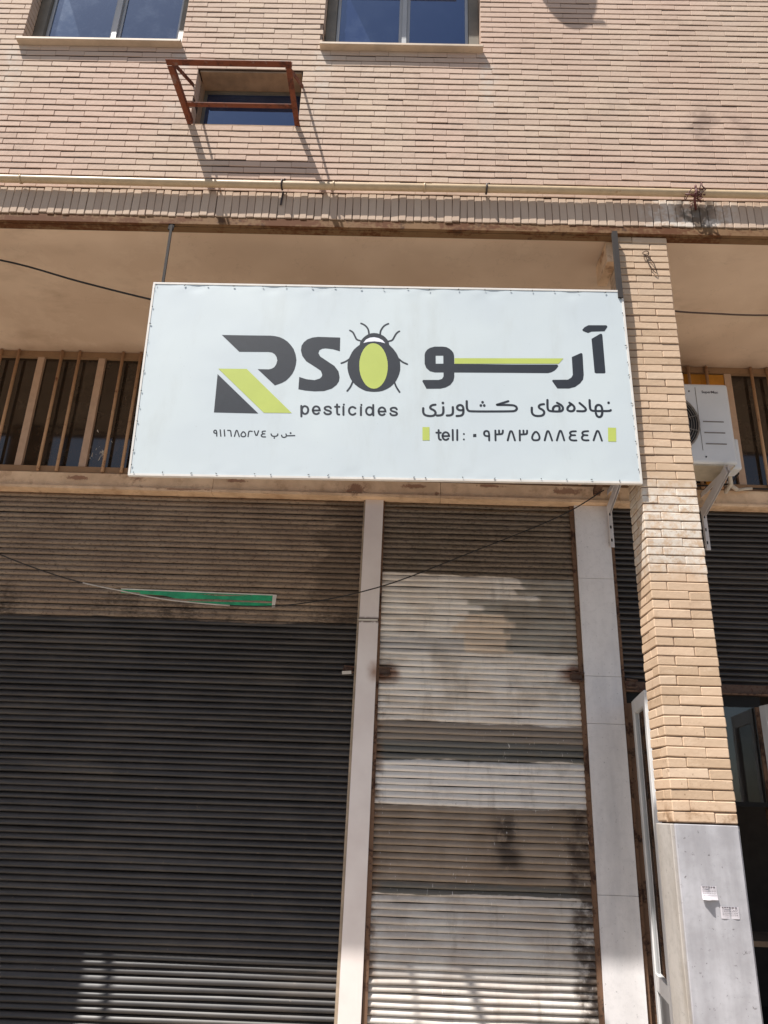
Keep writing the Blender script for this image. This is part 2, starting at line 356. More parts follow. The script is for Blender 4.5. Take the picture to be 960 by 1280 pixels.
def glass_mat(name, tint, body, refl, rough=0.03, dirt=0.0, dirtc=(0.3, 0.28, 0.26, 1), trans=0.0):
    """window glass: dark body (or see-through) under a fresnel-weighted reflection"""
    n = NT(name); n.n.remove(n.bsdf)
    lw = n.new('ShaderNodeFresnel'); lw.inputs[0].default_value = 1.5
    gl = n.new('ShaderNodeBsdfGlossy'); gl.inputs['Color'].default_value = tint; gl.inputs['Roughness'].default_value = rough
    df = n.new('ShaderNodeBsdfDiffuse')
    f = n.mul(n.step(n.noise(3.5, 6, 0.7), 0.45, 0.75), dirt)
    n.l.new(n.mix(f, body, dirtc), df.inputs[0])
    base = df.outputs[0]
    if trans:
        tr = n.new('ShaderNodeBsdfTransparent'); mx = n.new('ShaderNodeMixShader'); mx.inputs[0].default_value = trans
        n.l.new(df.outputs[0], mx.inputs[1]); n.l.new(tr.outputs[0], mx.inputs[2]); base = mx.outputs[0]
    m2 = n.new('ShaderNodeMixShader')
    n.l.new(n.math('MULTIPLY', lw.outputs[0], refl, True), m2.inputs[0])
    n.l.new(base, m2.inputs[1]); n.l.new(gl.outputs[0], m2.inputs[2]); n.l.new(m2.outputs[0], n.out.inputs[0])
    return n.m
M['glass_blue'] = glass_mat('blue_window_glass', (0.46, 0.62, 0.92, 1), c(24, 34, 62), 3.4, dirt=0.6, dirtc=c(70, 80, 100))
M['glass_grey'] = glass_mat('grey_window_glass', (0.55, 0.7, 1, 1), c(52, 62, 78), 2.4, dirt=0.8, dirtc=c(116, 124, 134))
M['glass_dusty'] = glass_mat('dusty_clerestory_glass', (1, 0.95, 0.9, 1), c(44, 36, 29), 1.5, 0.06, dirt=0.35, dirtc=c(84, 72, 60))
M['glass_shop'] = glass_mat('shop_glass', (1, 1, 1, 1), c(26, 24, 24), 1.6, 0.02, dirt=0.3, dirtc=c(100, 96, 92), trans=0.6)

# ---------------------------------------------------------------- geometry helpers
class MB:
    """collects shapes (in world metres) and links them as ONE mesh object"""
    def __init__(s): s.v = []; s.f = []; s.smooth = []
    def poly(s, pts, faces, smooth=False):
        o = len(s.v); s.v += [Vector(p) for p in pts]
        for f in faces: s.f.append([o+i for i in f]); s.smooth.append(smooth)
        return s
    def box(s, x0, x1, y0, y1, z0, z1):
        p = [(x, y, z) for z in (z0, z1) for y in (y0, y1) for x in (x0, x1)]
        return s.poly(p, [(0, 2, 3, 1), (4, 5, 7, 6), (0, 1, 5, 4), (1, 3, 7, 5), (3, 2, 6, 7), (2, 0, 4, 6)])
    def hexa(s, bottom, top):
        n = len(bottom)
        return s.poly(list(bottom)+list(top), [tuple(range(n))[::-1], tuple(range(n, 2*n))] + [(i, (i+1) % n, n+(i+1) % n, n+i) for i in range(n)])
    def bar(s, p, q, w, h, upv=(0, 0, 1)):
        p, q = Vector(p), Vector(q); d = (q-p).normalized(); u = Vector(upv)
        if abs(d.dot(u)) > 0.95: u = Vector((0, 1, 0))
        a = d.cross(u).normalized()*w/2; b = a.cross(d).normalized()*h/2
        return s.hexa([p-a-b, p+a-b, p+a+b, p-a+b], [q-a-b, q+a-b, q+a+b, q-a+b])
    def tube(s, pts, r, n=8, caps=True):
        pts = [Vector(p) for p in pts]; rings = []
        ref = Vector((0.31, 0.2, 0.93))
        for i, p in enumerate(pts):
            d = (pts[min(i+1, len(pts)-1)]-pts[max(i-1, 0)]).normalized()
            if abs(d.dot(ref)) > 0.98: ref = Vector((1, 0, 0))
            a = d.cross(ref).normalized(); b = d.cross(a)
            rings.append([p+(a*math.cos(t)+b*math.sin(t))*r for t in (2*math.pi*k/n for k in range(n))])
        o = len(s.v)
        for g in rings: s.v += g
        for i in range(len(pts)-1):
            for k in range(n):
                s.f.append([o+i*n+k, o+i*n+(k+1) % n, o+(i+1)*n+(k+1) % n, o+(i+1)*n+k]); s.smooth.append(True)
        if caps:
            s.f.append([o+k for k in range(n)][::-1]); s.smooth.append(False)
            s.f.append([o+(len(pts)-1)*n+k for k in range(n)]); s.smooth.append(False)
        return s
    def mesh(s, name, origin=(0, 0, 0)):
        o = Vector(origin); me = bpy.data.meshes.new(name)
        me.from_pydata([v-o for v in s.v], [], s.f)
        me.polygons.foreach_set('use_smooth', s.smooth); me.update()
        bm = bmesh.new(); bm.from_mesh(me); bmesh.ops.recalc_face_normals(bm, faces=bm.faces); bm.to_mesh(me); bm.free()
        return me
    def build(s, name, mat, parent=None, loc=None):
        """parent given: origin is the thing's base; loc given: a top-level one-mesh thing with its origin there"""
        org = base_of(parent) if parent is not None else Vector(loc or (0, 0, 0))
        me = s.mesh(name, org); me.materials.append(mat)
        o = bpy.data.objects.new(name, me); COL.objects.link(o)
        if parent is not None: o.parent = parent
        else: o.location = org
        return o
BASE = {}
def base_of(o):
    while o.parent is not None: o = o.parent
    return Vector(o.location)
def bevel(o, w, seg=2):
    bm = bmesh.new(); bm.from_mesh(o.data)
    bmesh.ops.bevel(bm, geom=list(bm.edges), offset=w, segments=seg, affect='EDGES', profile=0.5, clamp_overlap=True)
    bm.to_mesh(o.data); bm.free(); return o
def tag(o, label, cat, group=None):
    o['label'] = label; o['category'] = cat; o['kind'] = 'thing'
    if group: o['group'] = group
    return o
def thing(name, label, cat, loc=(0, 0, 0), group=None):
    o = bpy.data.objects.new(name, None); COL.objects.link(o); o.location = loc; o.empty_display_size = 0.1
    return tag(o, label, cat, group)
def struct(o): o['kind'] = 'structure'; return o
def stuff(o): o['kind'] = 'stuff'; return o
def inst(name, me, parent, loc, rot=(0, 0, 0), scale=(1, 1, 1)):
    o = bpy.data.objects.new(name, me); COL.objects.link(o); o.parent = parent
    o.location = Vector(loc)-base_of(parent); o.rotation_euler = rot; o.scale = scale
    return o
def rough_block(lx, ly, lz, mat, name, bev=0.003, seed=0, jig=0.0012):
    """a slightly worn brick, centred on its own origin"""
    bm = bmesh.new(); bmesh.ops.create_cube(bm, size=1.0)
    for v in bm.verts: v.co = Vector((v.co.x*lx, v.co.y*ly, v.co.z*lz))
    bmesh.ops.bevel(bm, geom=list(bm.edges), offset=bev, segments=1, affect='EDGES')
    for v in bm.verts:
        n_ = noise.noise_vector(v.co*9+Vector((seed*3.1, seed, 0))); v.co += n_*jig
    me = bpy.data.meshes.new(name); bm.to_mesh(me); bm.free(); me.materials.append(mat)
    return me

# ---------------------------------------------------------------- the setting
struct(MB().box(-300, 300, -300, 300, -0.30, -0.154).build('ground', M['asphalt'], loc=(0, 0, -0.2)))
struct(MB().box(-300, 300, -9.0, 1.2, -0.149, -0.12).build('road', M['asphalt'], loc=(0, 0, -0.13)))
pv = struct(MB().box(-300, 300, 1.36, 9.0, -0.149, 0.0).build('pavement', M['paving'], loc=(0, 4, 0)))
kb = MB(); x = -30.0
while x < 30: kb.box(x, x+0.99, 1.2, 1.352, -0.149, 0.004); x += 1.0
stuff(kb.build('kerb_stone', M['kerb'], pv))

WY = 3.97                                    # face of the upper brick wall
HOLES = [(-2.806, -1.645, 6.671, 7.95), (-0.63, 0.508, 6.671, 7.95), (-1.492, -0.748, 5.940, 6.462)]

def holed(mb, x0, x1, z0, z1, y0, y1, holes):
    """a wall slab with rectangular openings"""
    xs = sorted({x0, x1, *[h[0] for h in holes], *[h[1] for h in holes]}); zs = sorted({z0, z1, *[h[2] for h in holes], *[h[3] for h in holes]})
    zs = [z for z in zs if z0 <= z <= z1]; xs = [v for v in xs if x0 <= v <= x1]
    nx, nz = len(xs)-1, len(zs)-1
    solid = lambda i, k: 0 <= i < nx and 0 <= k < nz and not any(h[0] < (xs[i]+xs[i+1])/2 < h[1] and h[2] < (zs[k]+zs[k+1])/2 < h[3] for h in holes)
    for i in range(nx):
        for k in range(nz):
            if not solid(i, k): continue
            a, b, p, q = xs[i], xs[i+1], zs[k], zs[k+1]
            quad = lambda pts: mb.poly(pts, [(0, 1, 2, 3)])
            quad([(a, y0, p), (b, y0, p), (b, y0, q), (a, y0, q)]); quad([(a, y1, p), (a, y1, q), (b, y1, q), (b, y1, p)])
            if not solid(i-1, k): quad([(a, y0, p), (a, y0, q), (a, y1, q), (a, y1, p)])
            if not solid(i+1, k): quad([(b, y0, p), (b, y1, p), (b, y1, q), (b, y0, q)])
            if not solid(i, k-1): quad([(a, y0, p), (a, y1, p), (b, y1, p), (b, y0, p)])
            if not solid(i, k+1): quad([(a, y0, q), (b, y0, q), (b, y1, q), (a, y1, q)])
    return mb

wall = thing('brick_wall', 'pinkish tan brick upper wall with two windows above the concrete soffit', 'brick wall', (0, WY, 5.366))
BH = [(a-0.004, b+0.004, p-0.004, q+0.004) for a, b, p, q in HOLES]
holed(MB(), -7.0, 6.5, 5.366, 8.6, WY+0.0045, WY+0.23, BH).build('mortar_backing', M['mortar'], wall)
PB, PR = 0.2084, 0.0522
meshes = [rough_block(0.2054, 0.10, 0.0414, M['brick'], 'brick', 0.0022, i, 0.0016) for i in range(4)]
field = MB(); cand = []
for row in range(52):
    z = 5.366+(row+0.5)*PR
    off = (0.0 if row % 2 else 0.46*PB)+random.uniform(-0.012, 0.012)-0.03
    k0 = int(-4.4/PB)-1; x = k0*PB+off
    while x < 4.2:
        segs = [(x+0.0006, x+PB-0.0006)]
        for a, b, p, q in HOLES:
            if p < z < q:
                nsg = []
                for s0, s1 in segs:
                    if s1 <= a or s0 >= b: nsg.append((s0, s1)); continue
                    if s0 < a: nsg.append((s0, a))
                    if s1 > b: nsg.append((b, s1))
                segs = nsg
        for s0, s1 in segs:
            if s1-s0 > 0.025: cand.append((row, (s0+s1)/2, z, s1-s0))
        x += PB
def jit(): return (random.gauss(0, 0.012), random.gauss(0, 0.007), random.gauss(0, 0.005))
n_parts = 0
for row, cx, z, w in cand:
    dy = random.gauss(0, 0.0007); dz = random.gauss(0, 0.0010); r = (random.gauss(0, 0.007), random.gauss(0, 0.008), random.gauss(0, 0.003)); hs = random.uniform(0.95, 1.08)
    if n_parts < 300 and -2.8 < cx < 2.5 and 1 <= row:
        inst('brick', random.choice(meshes), wall, (cx, WY+0.05+dy, z+dz), (r[0], r[1], r[2]), (w/0.2054, 1, hs)); n_parts += 1
    else:
        me = meshes[0]; Rm = Matrix.Rotation(r[1], 3, 'Y') @ Matrix.Rotation(r[2], 3, 'Z')
        hw, hd, hh = w/2, 0.05, 0.0207*hs; b = 0.0022
        cpt = Vector((cx, WY+0.05+dy, z+dz))
        front = [Rm @ Vector(p)+cpt for p in [(-hw+b, -hd, -hh+b), (hw-b, -hd, -hh+b), (hw-b, -hd, hh-b), (-hw+b, -hd, hh-b)]]
        mid = [Rm @ Vector(p)+cpt for p in [(-hw, -hd+b, -hh), (hw, -hd+b, -hh), (hw, -hd+b, hh), (-hw, -hd+b, hh)]]
        back = [Rm @ Vector(p)+cpt for p in [(-hw, hd, -hh), (hw, hd, -hh), (hw, hd, hh), (-hw, hd, hh)]]
        field.poly(front+mid+back, [(0, 1, 2, 3)]+[(4+i, 4+(i+1) % 4, (i+1) % 4, i) for i in range(4)]+[(8+i, 8+(i+1) % 4, 4+(i+1) % 4, 4+i) for i in range(4)])
stuff(field.build('brickwork', M['brick'], wall))

def wall_window(x0, x1, z0, z1, glass, mull_x, curtain=None):
    ya = WY+0.10
    f = MB()
    for a, b in ((x0+0.003, x0+0.075), (x1-0.075, x1-0.003)): f.box(a, b, ya, ya+0.09, z0+0.02, z1)
    f.box(x0+0.075, x1-0.075, ya, ya+0.09, z0+0.02, z0+0.05); f.box(x0+0.075, x1-0.075, ya, ya+0.09, z1-0.05, z1-0.002)
    fr = f.build('window_frame', M['alu_dull'], wall)
    for a, b in ((x0+0.078, mull_x-0.018), (mull_x+0.018, x1-0.078)):
        s = MB()
        for u, v in ((a, a+0.022), (b-0.022, b)): s.box(u, v, ya+0.030, ya+0.055, z0+0.052, z1-0.052)
        s.box(a+0.022, b-0.022, ya+0.030, ya+0.055, z0+0.052, z0+0.068)
        s.build('sash', M['alu_raw'], fr)
        MB().box(a+0.0225, b-0.0225, ya+0.040, ya+0.045, z0+0.0685, z1-0.06).build('pane', glass, fr)
    MB().box(mull_x-0.017, mull_x+0.017, ya+0.006, ya+0.07, z0+0.05, z1-0.052).build('mullion', M['alu_raw'], fr)
    sl_ = MB().box(x0-0.012, x1+0.012, WY-0.052, WY+0.11, z0-0.004, z0+0.0185).build('sill', M['sill'], wall)
    bevel(sl_, 0.003, 1)
    if curtain:
        cm = MB(); n = 40
        a, b = curtain
        pts = []
        for i in range(n+1):
            t = i/n; xx = a+(b-a)*t
            pts += [(xx, ya+0.16+0.018*math.sin(t*38), z0+0.03), (xx+0.22*(1-t)*1.6, ya+0.16+0.018*math.sin(t*38), z1-0.1)]
        cm.poly(pts, [(2*i, 2*i+2, 2*i+3, 2*i+1) for i in range(n)], True)
        cm.build('curtain', M['curtain'], fr)
wall_window(-2.806, -1.645, 6.671, 7.95, M['glass_grey'], -2.205)
wall_window(-0.63, 0.508, 6.671, 7.95, M['glass_blue'], -0.046)
for hx0, hx1 in ((-2.86, -1.775), (-0.68, 0.378)):
    MB().box(hx0, hx1, WY-0.26, WY-0.002, 7.952, 8.0).build('window_hood', M['sill'], wall)
# rooms behind the upper wall, so nothing shines through
def room(x0, x1, y0, y1, z0, z1, name):
    m_ = MB(); p = [(x, y, z) for z in (z0, z1) for y in (y0, y1) for x in (x0, x1)]
    m_.poly(p, [(0, 1, 3, 2), (4, 6, 7, 5), (0, 4, 5, 1)[:0] or (2, 3, 7, 6), (0, 2, 6, 4), (1, 5, 7, 3)])
    return struct(m_.build(name, M['inside'], loc=((x0+x1)/2, y0, z0)))
room(-6.9, 6.4, WY+0.232, 8.0, 5.36, 8.55, 'upper_room')

# small opening with its own window
ya = WY+0.165; x0, x1, z0, z1 = HOLES[2]
mj = MB()
mj.box(x0+0.001, x0+0.012, WY+0.102, ya+0.07, z0, z1); mj.box(x1-0.012, x1-0.001, WY+0.102, ya+0.07, z0, z1)
mj.box(x0+0.012, x1-0.012, WY+0.013, ya+0.07, z1-0.014, z1-0.001); mj.box(x0+0.012, x1-0.012, WY+0.004, ya+0.07, z0-0.003, z0+0.008)
fr = mj.build('vent_window_frame', M['jamb'], wall)
f = MB(); f.box(x0+0.013, x0+0.035, ya, ya+0.03, z0+0.009, z1-0.016); f.box(x1-0.035, x1-0.013, ya, ya+0.03, z0+0.009, z1-0.016)
f.box(x0+0.035, x1-0.035, ya, ya+0.03, z1-0.04, z1-0.016); f.box(x0+0.035, x1-0.035, ya, ya+0.03, z0+0.009, z0+0.03)
f.build('sash', M['alu_dull'], fr)
MB().box(x0+0.0352, x1-0.0352, ya+0.012, ya+0.016, z0+0.0302, z1-0.0402).build('pane', M['glass_blue'], fr)

# ---------------------------------------------------------------- slab edge and soffit
slab = thing('floor_slab', 'projecting floor slab with brown painted soffit and upright brick edge', 'floor slab', (0, WY, 5.09))
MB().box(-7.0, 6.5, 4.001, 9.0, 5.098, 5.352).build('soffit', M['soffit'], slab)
MB().box(-7.0, 6.5, WY+0.014, 4.0, 5.153, 5.3655).build('mortar_bed', M['mortar'], slab)
eg = MB().box(-7.0, 6.5, WY+0.006, 4.0, 5.094, 5.1525); eg.box(-7.0, 6.5, 4.0005, 4.05, 5.088, 5.0975)
eg.build('steel_edge', M['edge'], slab)
sm = [rough_block(0.0462, 0.10, 0.208, M['soldier'], 'soldier_brick', 0.003, i, 0.0018) for i in range(4)]
x = -3.3
while x < 3.05:
    pw = 0.0494*random.uniform(0.94, 1.06)
    inst('soldier_brick', random.choice(sm), slab, (x+pw/2, WY+0.05+random.gauss(0, 0.0012), 5.2575+random.gauss(0, 0.003)), (random.gauss(0, 0.004), random.gauss(0, 0.010), random.gauss(0, 0.012)), (pw/0.0494, 1, random.uniform(0.985, 1.015))); x += pw
m_ = MB()
for s0, s1 in ((-7.0, -3.31), (3.09, 6.5)):
    x = s0
    while x < s1: m_.box(x, x+0.046, WY, WY+0.03, 5.155, 5.362); x += 0.0494
stuff(m_.build('soldier_course', M['soldier'], slab))

# ---------------------------------------------------------------- gas pipe on the wall
PY, PZ, PRAD = WY-0.045, 5.383, 0.0255
pipe = thing('gas_pipe', 'long yellowish gas pipe running along the wall above the slab edge', 'pipe', (0, PY, PZ))
MB().tube([(x_, PY, PZ+0.003*math.sin(x_*1.7)) for x_ in [-7+0.5*i for i in range(28)]], PRAD, 14).build('pipe_run', M['pipe'], pipe)
for cx in (-2.52, -0.47, 0.12, 2.44):
    MB().tube([(cx-0.006, PY, PZ), (cx+0.006, PY, PZ)], PRAD+0.004, 14).build('weld_ring', M['pipe'], pipe)
for cx in (-0.806, 0.52):
    m_ = MB().tube([(cx, PY+math.cos(a)*(PRAD+0.005), PZ+math.sin(a)*(PRAD+0.005)) for a in [math.pi*2*i/14 for i in range(15)]], 0.006, 5)
    if cx < 0: m_.bar((cx+0.004, WY-0.006, PZ-0.02), (cx-0.004, WY-0.005, PZ-0.13), 0.012, 0.004)
    m_.bar((cx-0.02, WY-0.02, PZ+0.028), (cx+0.02, WY-0.06, PZ+0.034), 0.012, 0.008)
    m_.build('pipe_clip', M['dark_steel'], pipe)
# tangle of old wire tied round the pipe
rnd = random.Random(5); m_ = MB()
for i in range(11):
    p = Vector((1.855+rnd.gauss(0, 0.02), PY+rnd.gauss(0, 0.02)-0.02, PZ+rnd.gauss(0, 0.02)-0.01)); pts = []
    d = Vector((rnd.gauss(0, 1), rnd.gauss(0, 0.4), rnd.gauss(0, 1)))
    for k in range(9):
        pts.append(p.copy()); d = (d+Vector((rnd.gauss(0, 0.9), rnd.gauss(0, 0.4), rnd.gauss(0, 0.9)))).normalized()
        d += (Vector((1.855, PY-0.03, PZ-0.03))-p)*5.0; p = p+d*0.018
        p.y = min(p.y, WY-0.006)
    m_.tube(pts, 0.0035, 5)
m_.tube([(1.855, PY-0.035, PZ+0.03), (1.85, PY-0.05, PZ-0.03), (1.84, PY-0.03, PZ-0.08), (1.87, WY-0.01, PZ-0.10)], 0.008, 6)
m_.tube([(1.86, PY-0.03, PZ-0.05), (1.82, PY-0.05, PZ-0.06), (1.78, PY-0.04, PZ-0.045)], 0.005, 6)
tag(m_.build('wire_tangle', M['tangle'], loc=(1.855, PY, PZ)), 'tangle of rusty wire tied round the gas pipe', 'wire')

# ---------------------------------------------------------------- rusty cage of angle iron under the left window
cage = thing('metal_frame', 'rusty angle iron bracket frame projecting below the small opening', 'metal bracket', (-1.12, WY, 5.947))
zc = 5.947; oL, oR, bL, bR = (-1.508, 3.507), (-0.758, 3.507), (-1.487, WY), (-0.752, WY)
def angle(name, p, q, w=0.036):
    m_ = MB().bar(p, q, w, 0.005); p2, q2 = Vector(p), Vector(q)
    d = (q2-p2).normalized(); side = d.cross(Vector((0, 0, 1))).normalized()*(w/2-0.0025)
    m_.bar(p2-side+Vector((0, 0, 0.0205)), q2-side+Vector((0, 0, 0.0205)), 0.005, w)
    return m_.build(name, M['rust_bar'], cage)
angle('front_bar', (oL[0]-0.02, oL[1], zc), (oR[0]+0.02, oR[1], zc), 0.042)
angle('side_bar', (bL[0], bL[1]-0.002, zc-0.006), (oL[0], oL[1]+0.022, zc-0.006))
angle('side_bar', (oR[0], oR[1]+0.022, zc-0.006), (bR[0], bR[1]-0.002, zc-0.006))
angle('cross_bar', (-1.478, 3.822, zc+0.006), (-0.772, 3.822, zc+0.006), 0.034)
for (ox, oy), wx in ((oL, -1.507), (oR, -0.738)):
    MB().bar((ox+(0.014 if ox < -1 else -0.014), oy+0.03, zc+0.03), (wx, WY-0.001, 6.302), 0.028, 0.006, (1, 0, 0)).build('stay', M['rust_bar'], cage)

# satellite dish higher up, whose shadow falls on the wall
dish = thing('satellite_dish', 'round grey satellite dish fixed high on the brick wall', 'satellite dish', (0.72, WY, 8.45))
dc = Vector((0.72, WY-0.34, 8.55)); dn = Vector((0.25, -0.9, 0.42)).normalized(); da = dn.cross(Vector((0, 0, 1))).normalized(); db = da.cross(dn)
m_ = MB(); n = 28; rings = []
for r_, dd in ((0.0, 0.0), (0.10, 0.006), (0.20, 0.024), (0.28, 0.05)):
    rings.append([dc+(da*math.cos(2*math.pi*i/n)+db*math.sin(2*math.pi*i/n))*r_+dn*dd for i in range(n)])
pts = [p for g in rings for p in g]+[p-dn*0.006 for g in rings for p in g]; fs = []
for layer in (0, 4):
    for g in range(3):
        for i in range(n):
            q = [(layer+g)*n+i, (layer+g)*n+(i+1) % n, (layer+g+1)*n+(i+1) % n, (layer+g+1)*n+i]; fs.append(q if layer else q[::-1])
for i in range(n): fs.append([3*n+i, 3*n+(i+1) % n, 7*n+(i+1) % n, 7*n+i])
m_.poly(pts, fs, True); m_.build('reflector', M['grey_steel'], dish)
MB().tube([dc-dn*0.01, dc-dn*0.12+Vector((0, 0.1, 0)), (dc.x-0.02, WY+0.001, dc.z-0.1)], 0.02, 8).build('mount', M['dark_steel'], dish)
MB().tube([dc-db*0.27+dn*0.04, dc+dn*0.26-db*0.05], 0.010, 6).build('feed_arm', M['grey_steel'], dish)

# ---------------------------------------------------------------- brick pillar
PX0, PX1, PF, PD = 1.362, 1.674, 4.0, 0.235
pil = thing('brick_pillar', 'tan brick pillar on a grey stone plinth at the right of the sign', 'pillar', ((PX0+PX1)/2, PF, 0))
MB().box(PX0+0.005, PX1-0.005, PF+0.005, PF+PD-0.005, 1.6, 5.086).build('mortar_core', M['pmortar'], pil)
hh = 0.0460
b_short = [rough_block(0.1, 0.212, hh, M['pbrick'], 'brick', 0.0040, i, 0.0030) for i in range(3)]
b_long = [rough_block(0.2, 0.1, hh, M['pbrick'], 'brick', 0.0040, i+5, 0.0030) for i in range(4)]
b_fill = [rough_block(0.2, 0.13, hh, M['pbrick'], 'brick', 0.006, i+9, 0.0022) for i in range(2)]
def pbrick(me, x0, x1, y0, y1, z, lx, ly):
    r = jit()
    inst('brick', me, pil, ((x0+x1)/2+random.gauss(0, 0.0006), (y0+y1)/2+random.gauss(0, 0.0013), z+random.gauss(0, 0.0008)), (r[0], r[1]*0.8, r[2]*0.8), ((x1-x0-0.0015)/lx, (y1-y0-0.002)/ly, random.uniform(0.98, 1.03)))
PPR = 0.0498; nrow = 70
for k in range(nrow):
    z = 1.602+(k+0.5)*PPR
    s = random.uniform(-0.006, 0.006); rc = random.choice
    if k % 2:
        m0 = PX0+0.092+s
        pbrick(rc(b_short), PX0, m0, PF, PF+PD, z, 0.1, 0.212); pbrick(rc(b_long), m0, PX1, PF, PF+0.1, z, 0.2, 0.1); pbrick(rc(b_fill), m0, PX1, PF+0.1, PF+PD, z, 0.2, 0.13)
    else:
        m0 = PX0+0.200+s
        pbrick(rc(b_long), PX0, m0, PF, PF+0.1, z, 0.2, 0.1); pbrick(rc(b_short), m0, PX1, PF, PF+PD, z, 0.1, 0.212); pbrick(rc(b_fill), PX0, m0, PF+0.1, PF+PD, z, 0.2, 0.13)
MB().box(PX0+0.012, PX1-0.012, PF+0.012, PF+PD-0.004, 0, 1.596).build('plinth_core', M['pmortar'], pil)
for za, zb in ((0.0, 1.594),):
    bevel(MB().box(PX0+0.004, PX1-0.006, PF-0.006, PF+0.0115, za, zb).build('stone_slab', M['plinth'], pil), 0.003, 1)
    bevel(MB().box(PX0-0.010, PX0+0.0115, PF+0.012, PF+PD-0.004, za, zb).build('stone_slab', M['plinth_side'], pil), 0.004, 1)
    bevel(MB().box(PX1-0.0115, PX1+0.006, PF+0.012, PF+PD-0.004, za, zb).build('stone_slab', M['plinth'], pil), 0.003, 1)
# its neighbour at the other end of the bay (out of the picture, but its shade reaches the shutter)
pil2 = thing('brick_pillar', 'tan brick pillar at the left end of the shop bay', 'pillar', (-3.71, PF, 0))
m_ = MB(); px0, px1 = -3.866, -3.554
for k in range(nrow):
    z = 1.602+(k+0.5)*PPR; m0 = px0+(0.1 if k % 2 else 0.2)
    m_.box(px0, m0-0.003, PF, PF+PD, z-hh/2, z+hh/2); m_.box(m0, px1, PF, PF+PD, z-hh/2, z+hh/2)
stuff(m_.build('brickwork', M['pbrick'], pil2))
MB().box(px0+0.008, px1-0.008, PF+0.008, PF+PD-0.008, 0, 5.086).build('mortar_core', M['pmortar'], pil2)
MB().box(px0-0.006, px1+0.006, PF-0.006, PF+PD+0.006, 0, 1.598).build('plinth', M['plinth'], pil2)

# two paper notices pasted on the plinth
def notice(x0, x1, z0, z1, label, curl):
    t = thing('paper_notice', label, 'notice', ((x0+x1)/2, PF-0.007, z0), 'small notices pasted on the plinth')
    n = 8; pts = []; yb = PF-0.0072
    for i in range(n+1):
        for k in range(n+1):
            u, v = i/n, k/n
            y = yb-0.0015*math.sin(u*9)-curl*(max(0, 0.55-v)**1.6)*(0.4+1.0*math.exp(-((u-0.35)/0.22)**2))
            pts.append((x0+(x1-x0)*u, y, z0+(z1-z0)*v))
    MB().poly(pts, [(i*(n+1)+k, (i+1)*(n+1)+k, (i+1)*(n+1)+k+1, i*(n+1)+k+1) for i in range(n) for k in range(n)], True).build('sheet', M['paper'], t)
    rr = random.Random(int(x0*1000)); ink = MB()
    for v, hgt in ((0.88, 0.0045), (0.70, 0.0018), (0.60, 0.0018), (0.44, 0.0018), (0.30, 0.0018)):
        u = 0.08
        while u < 0.9:
            wd = rr.uniform(0.06, 0.14) if hgt > 0.003 else rr.uniform(0.03, 0.1)
            y = yb-0.0015*math.sin(u*9)-curl*(max(0, 0.55-v)**1.6)*(0.4+1.0*math.exp(-((u-0.35)/0.22)**2))-0.0022
            zc_ = z0+(z1-z0)*v
            ink.poly([(x0+(x1-x0)*u, y, zc_), (x0+(x1-x0)*min(.94, u+wd), y, zc_), (x0+(x1-x0)*min(.94, u+wd), y, zc_+hgt), (x0+(x1-x0)*u, y, zc_+hgt)], [(0, 1, 2, 3)])
            u += wd+0.03
    ink.build('print', M['ink'], t)
notice(1.459, 1.531, 1.272, 1.330, 'small white notice with a curled lower edge on the stone plinth, upper left one', 0.05)
notice(1.538, 1.622, 1.196, 1.246, 'small flat white notice on the stone plinth, lower right one', 0.0)

# loop of wire hanging on the pillar's top courses
pts = [Vector((1.528+0.020*math.cos(a), PF-0.010-0.004*math.sin(a*2), 4.952+0.016*math.sin(a))) for a in [i*0.5 for i in range(14)]]
pts += [Vector(p) for p in ((1.522, PF-0.012, 4.938), (1.530, PF-0.008, 4.915), (1.545, PF-0.009, 4.86), (1.565, PF-0.010, 4.815), (1.582, PF-0.009, 4.80), (1.584, PF-0.010, 4.82), (1.572, PF-0.013, 4.87), (1.548, PF-0.014, 4.915), (1.527, PF-0.012, 4.935), (1.51, PF-0.01, 4.928))]
tag(MB().tube(pts, 0.0028, 6).build('wire_loop', M['wire'], loc=(1.53, PF, 4.95)), 'thin twisted wire loop hanging on the top of the brick pillar', 'wire')

# ---------------------------------------------------------------- the shop sign
SW, SH, ST = 2.8555, 1.2624, 0.024
yw, rl, tl = math.radians(0.861), 0.0185, math.radians(1.783)
ux = Vector((math.cos(yw), math.sin(yw), rl)).normalized(); uz = Vector((0, -math.sin(tl), math.cos(tl))); uz = (uz-ux*uz.dot(ux)).normalized()
uy = uz.cross(ux)
SC = Vector((-0.0802, 3.930, 3.957))
sign = thing('shop_sign', 'wide white sign board with charcoal and lime lettering and a beetle logo', 'shop sign', (0, 0, 0))
sign.matrix_world = Matrix(((ux.x, uy.x, uz.x, SC.x), (ux.y, uy.y, uz.y, SC.y), (ux.z, uy.z, uz.z, SC.z), (0, 0, 0, 1)))
def sobj(mb, name, mat):
    me = mb.mesh(name); me.materials.append(mat); o = bpy.data.objects.new(name, me); COL.objects.link(o); o.parent = sign; return o
nx, nz = 96, 44
pts = []; rw = random.Random(3)
creases = [(-1.18, 0.12), (-0.72, 0.10), (-0.42, 0.12), (0.22, 0.16), (0.62, 0.14), (1.1, 0.1)]
def wave(u, v):
    top = max(0.0, 1-(SH/2-v)/0.07); bot = max(0.0, 1-(v+SH/2)/0.05); a = 0.0
    for cx, w_ in creases:
        a += top*0.004*math.exp(-((u-cx)/w_)**2)*math.sin((u-cx)*30+1)
        a += bot*0.004*math.exp(-((u-cx-0.25)/w_)**2)*math.sin((u-cx)*34)
    return a
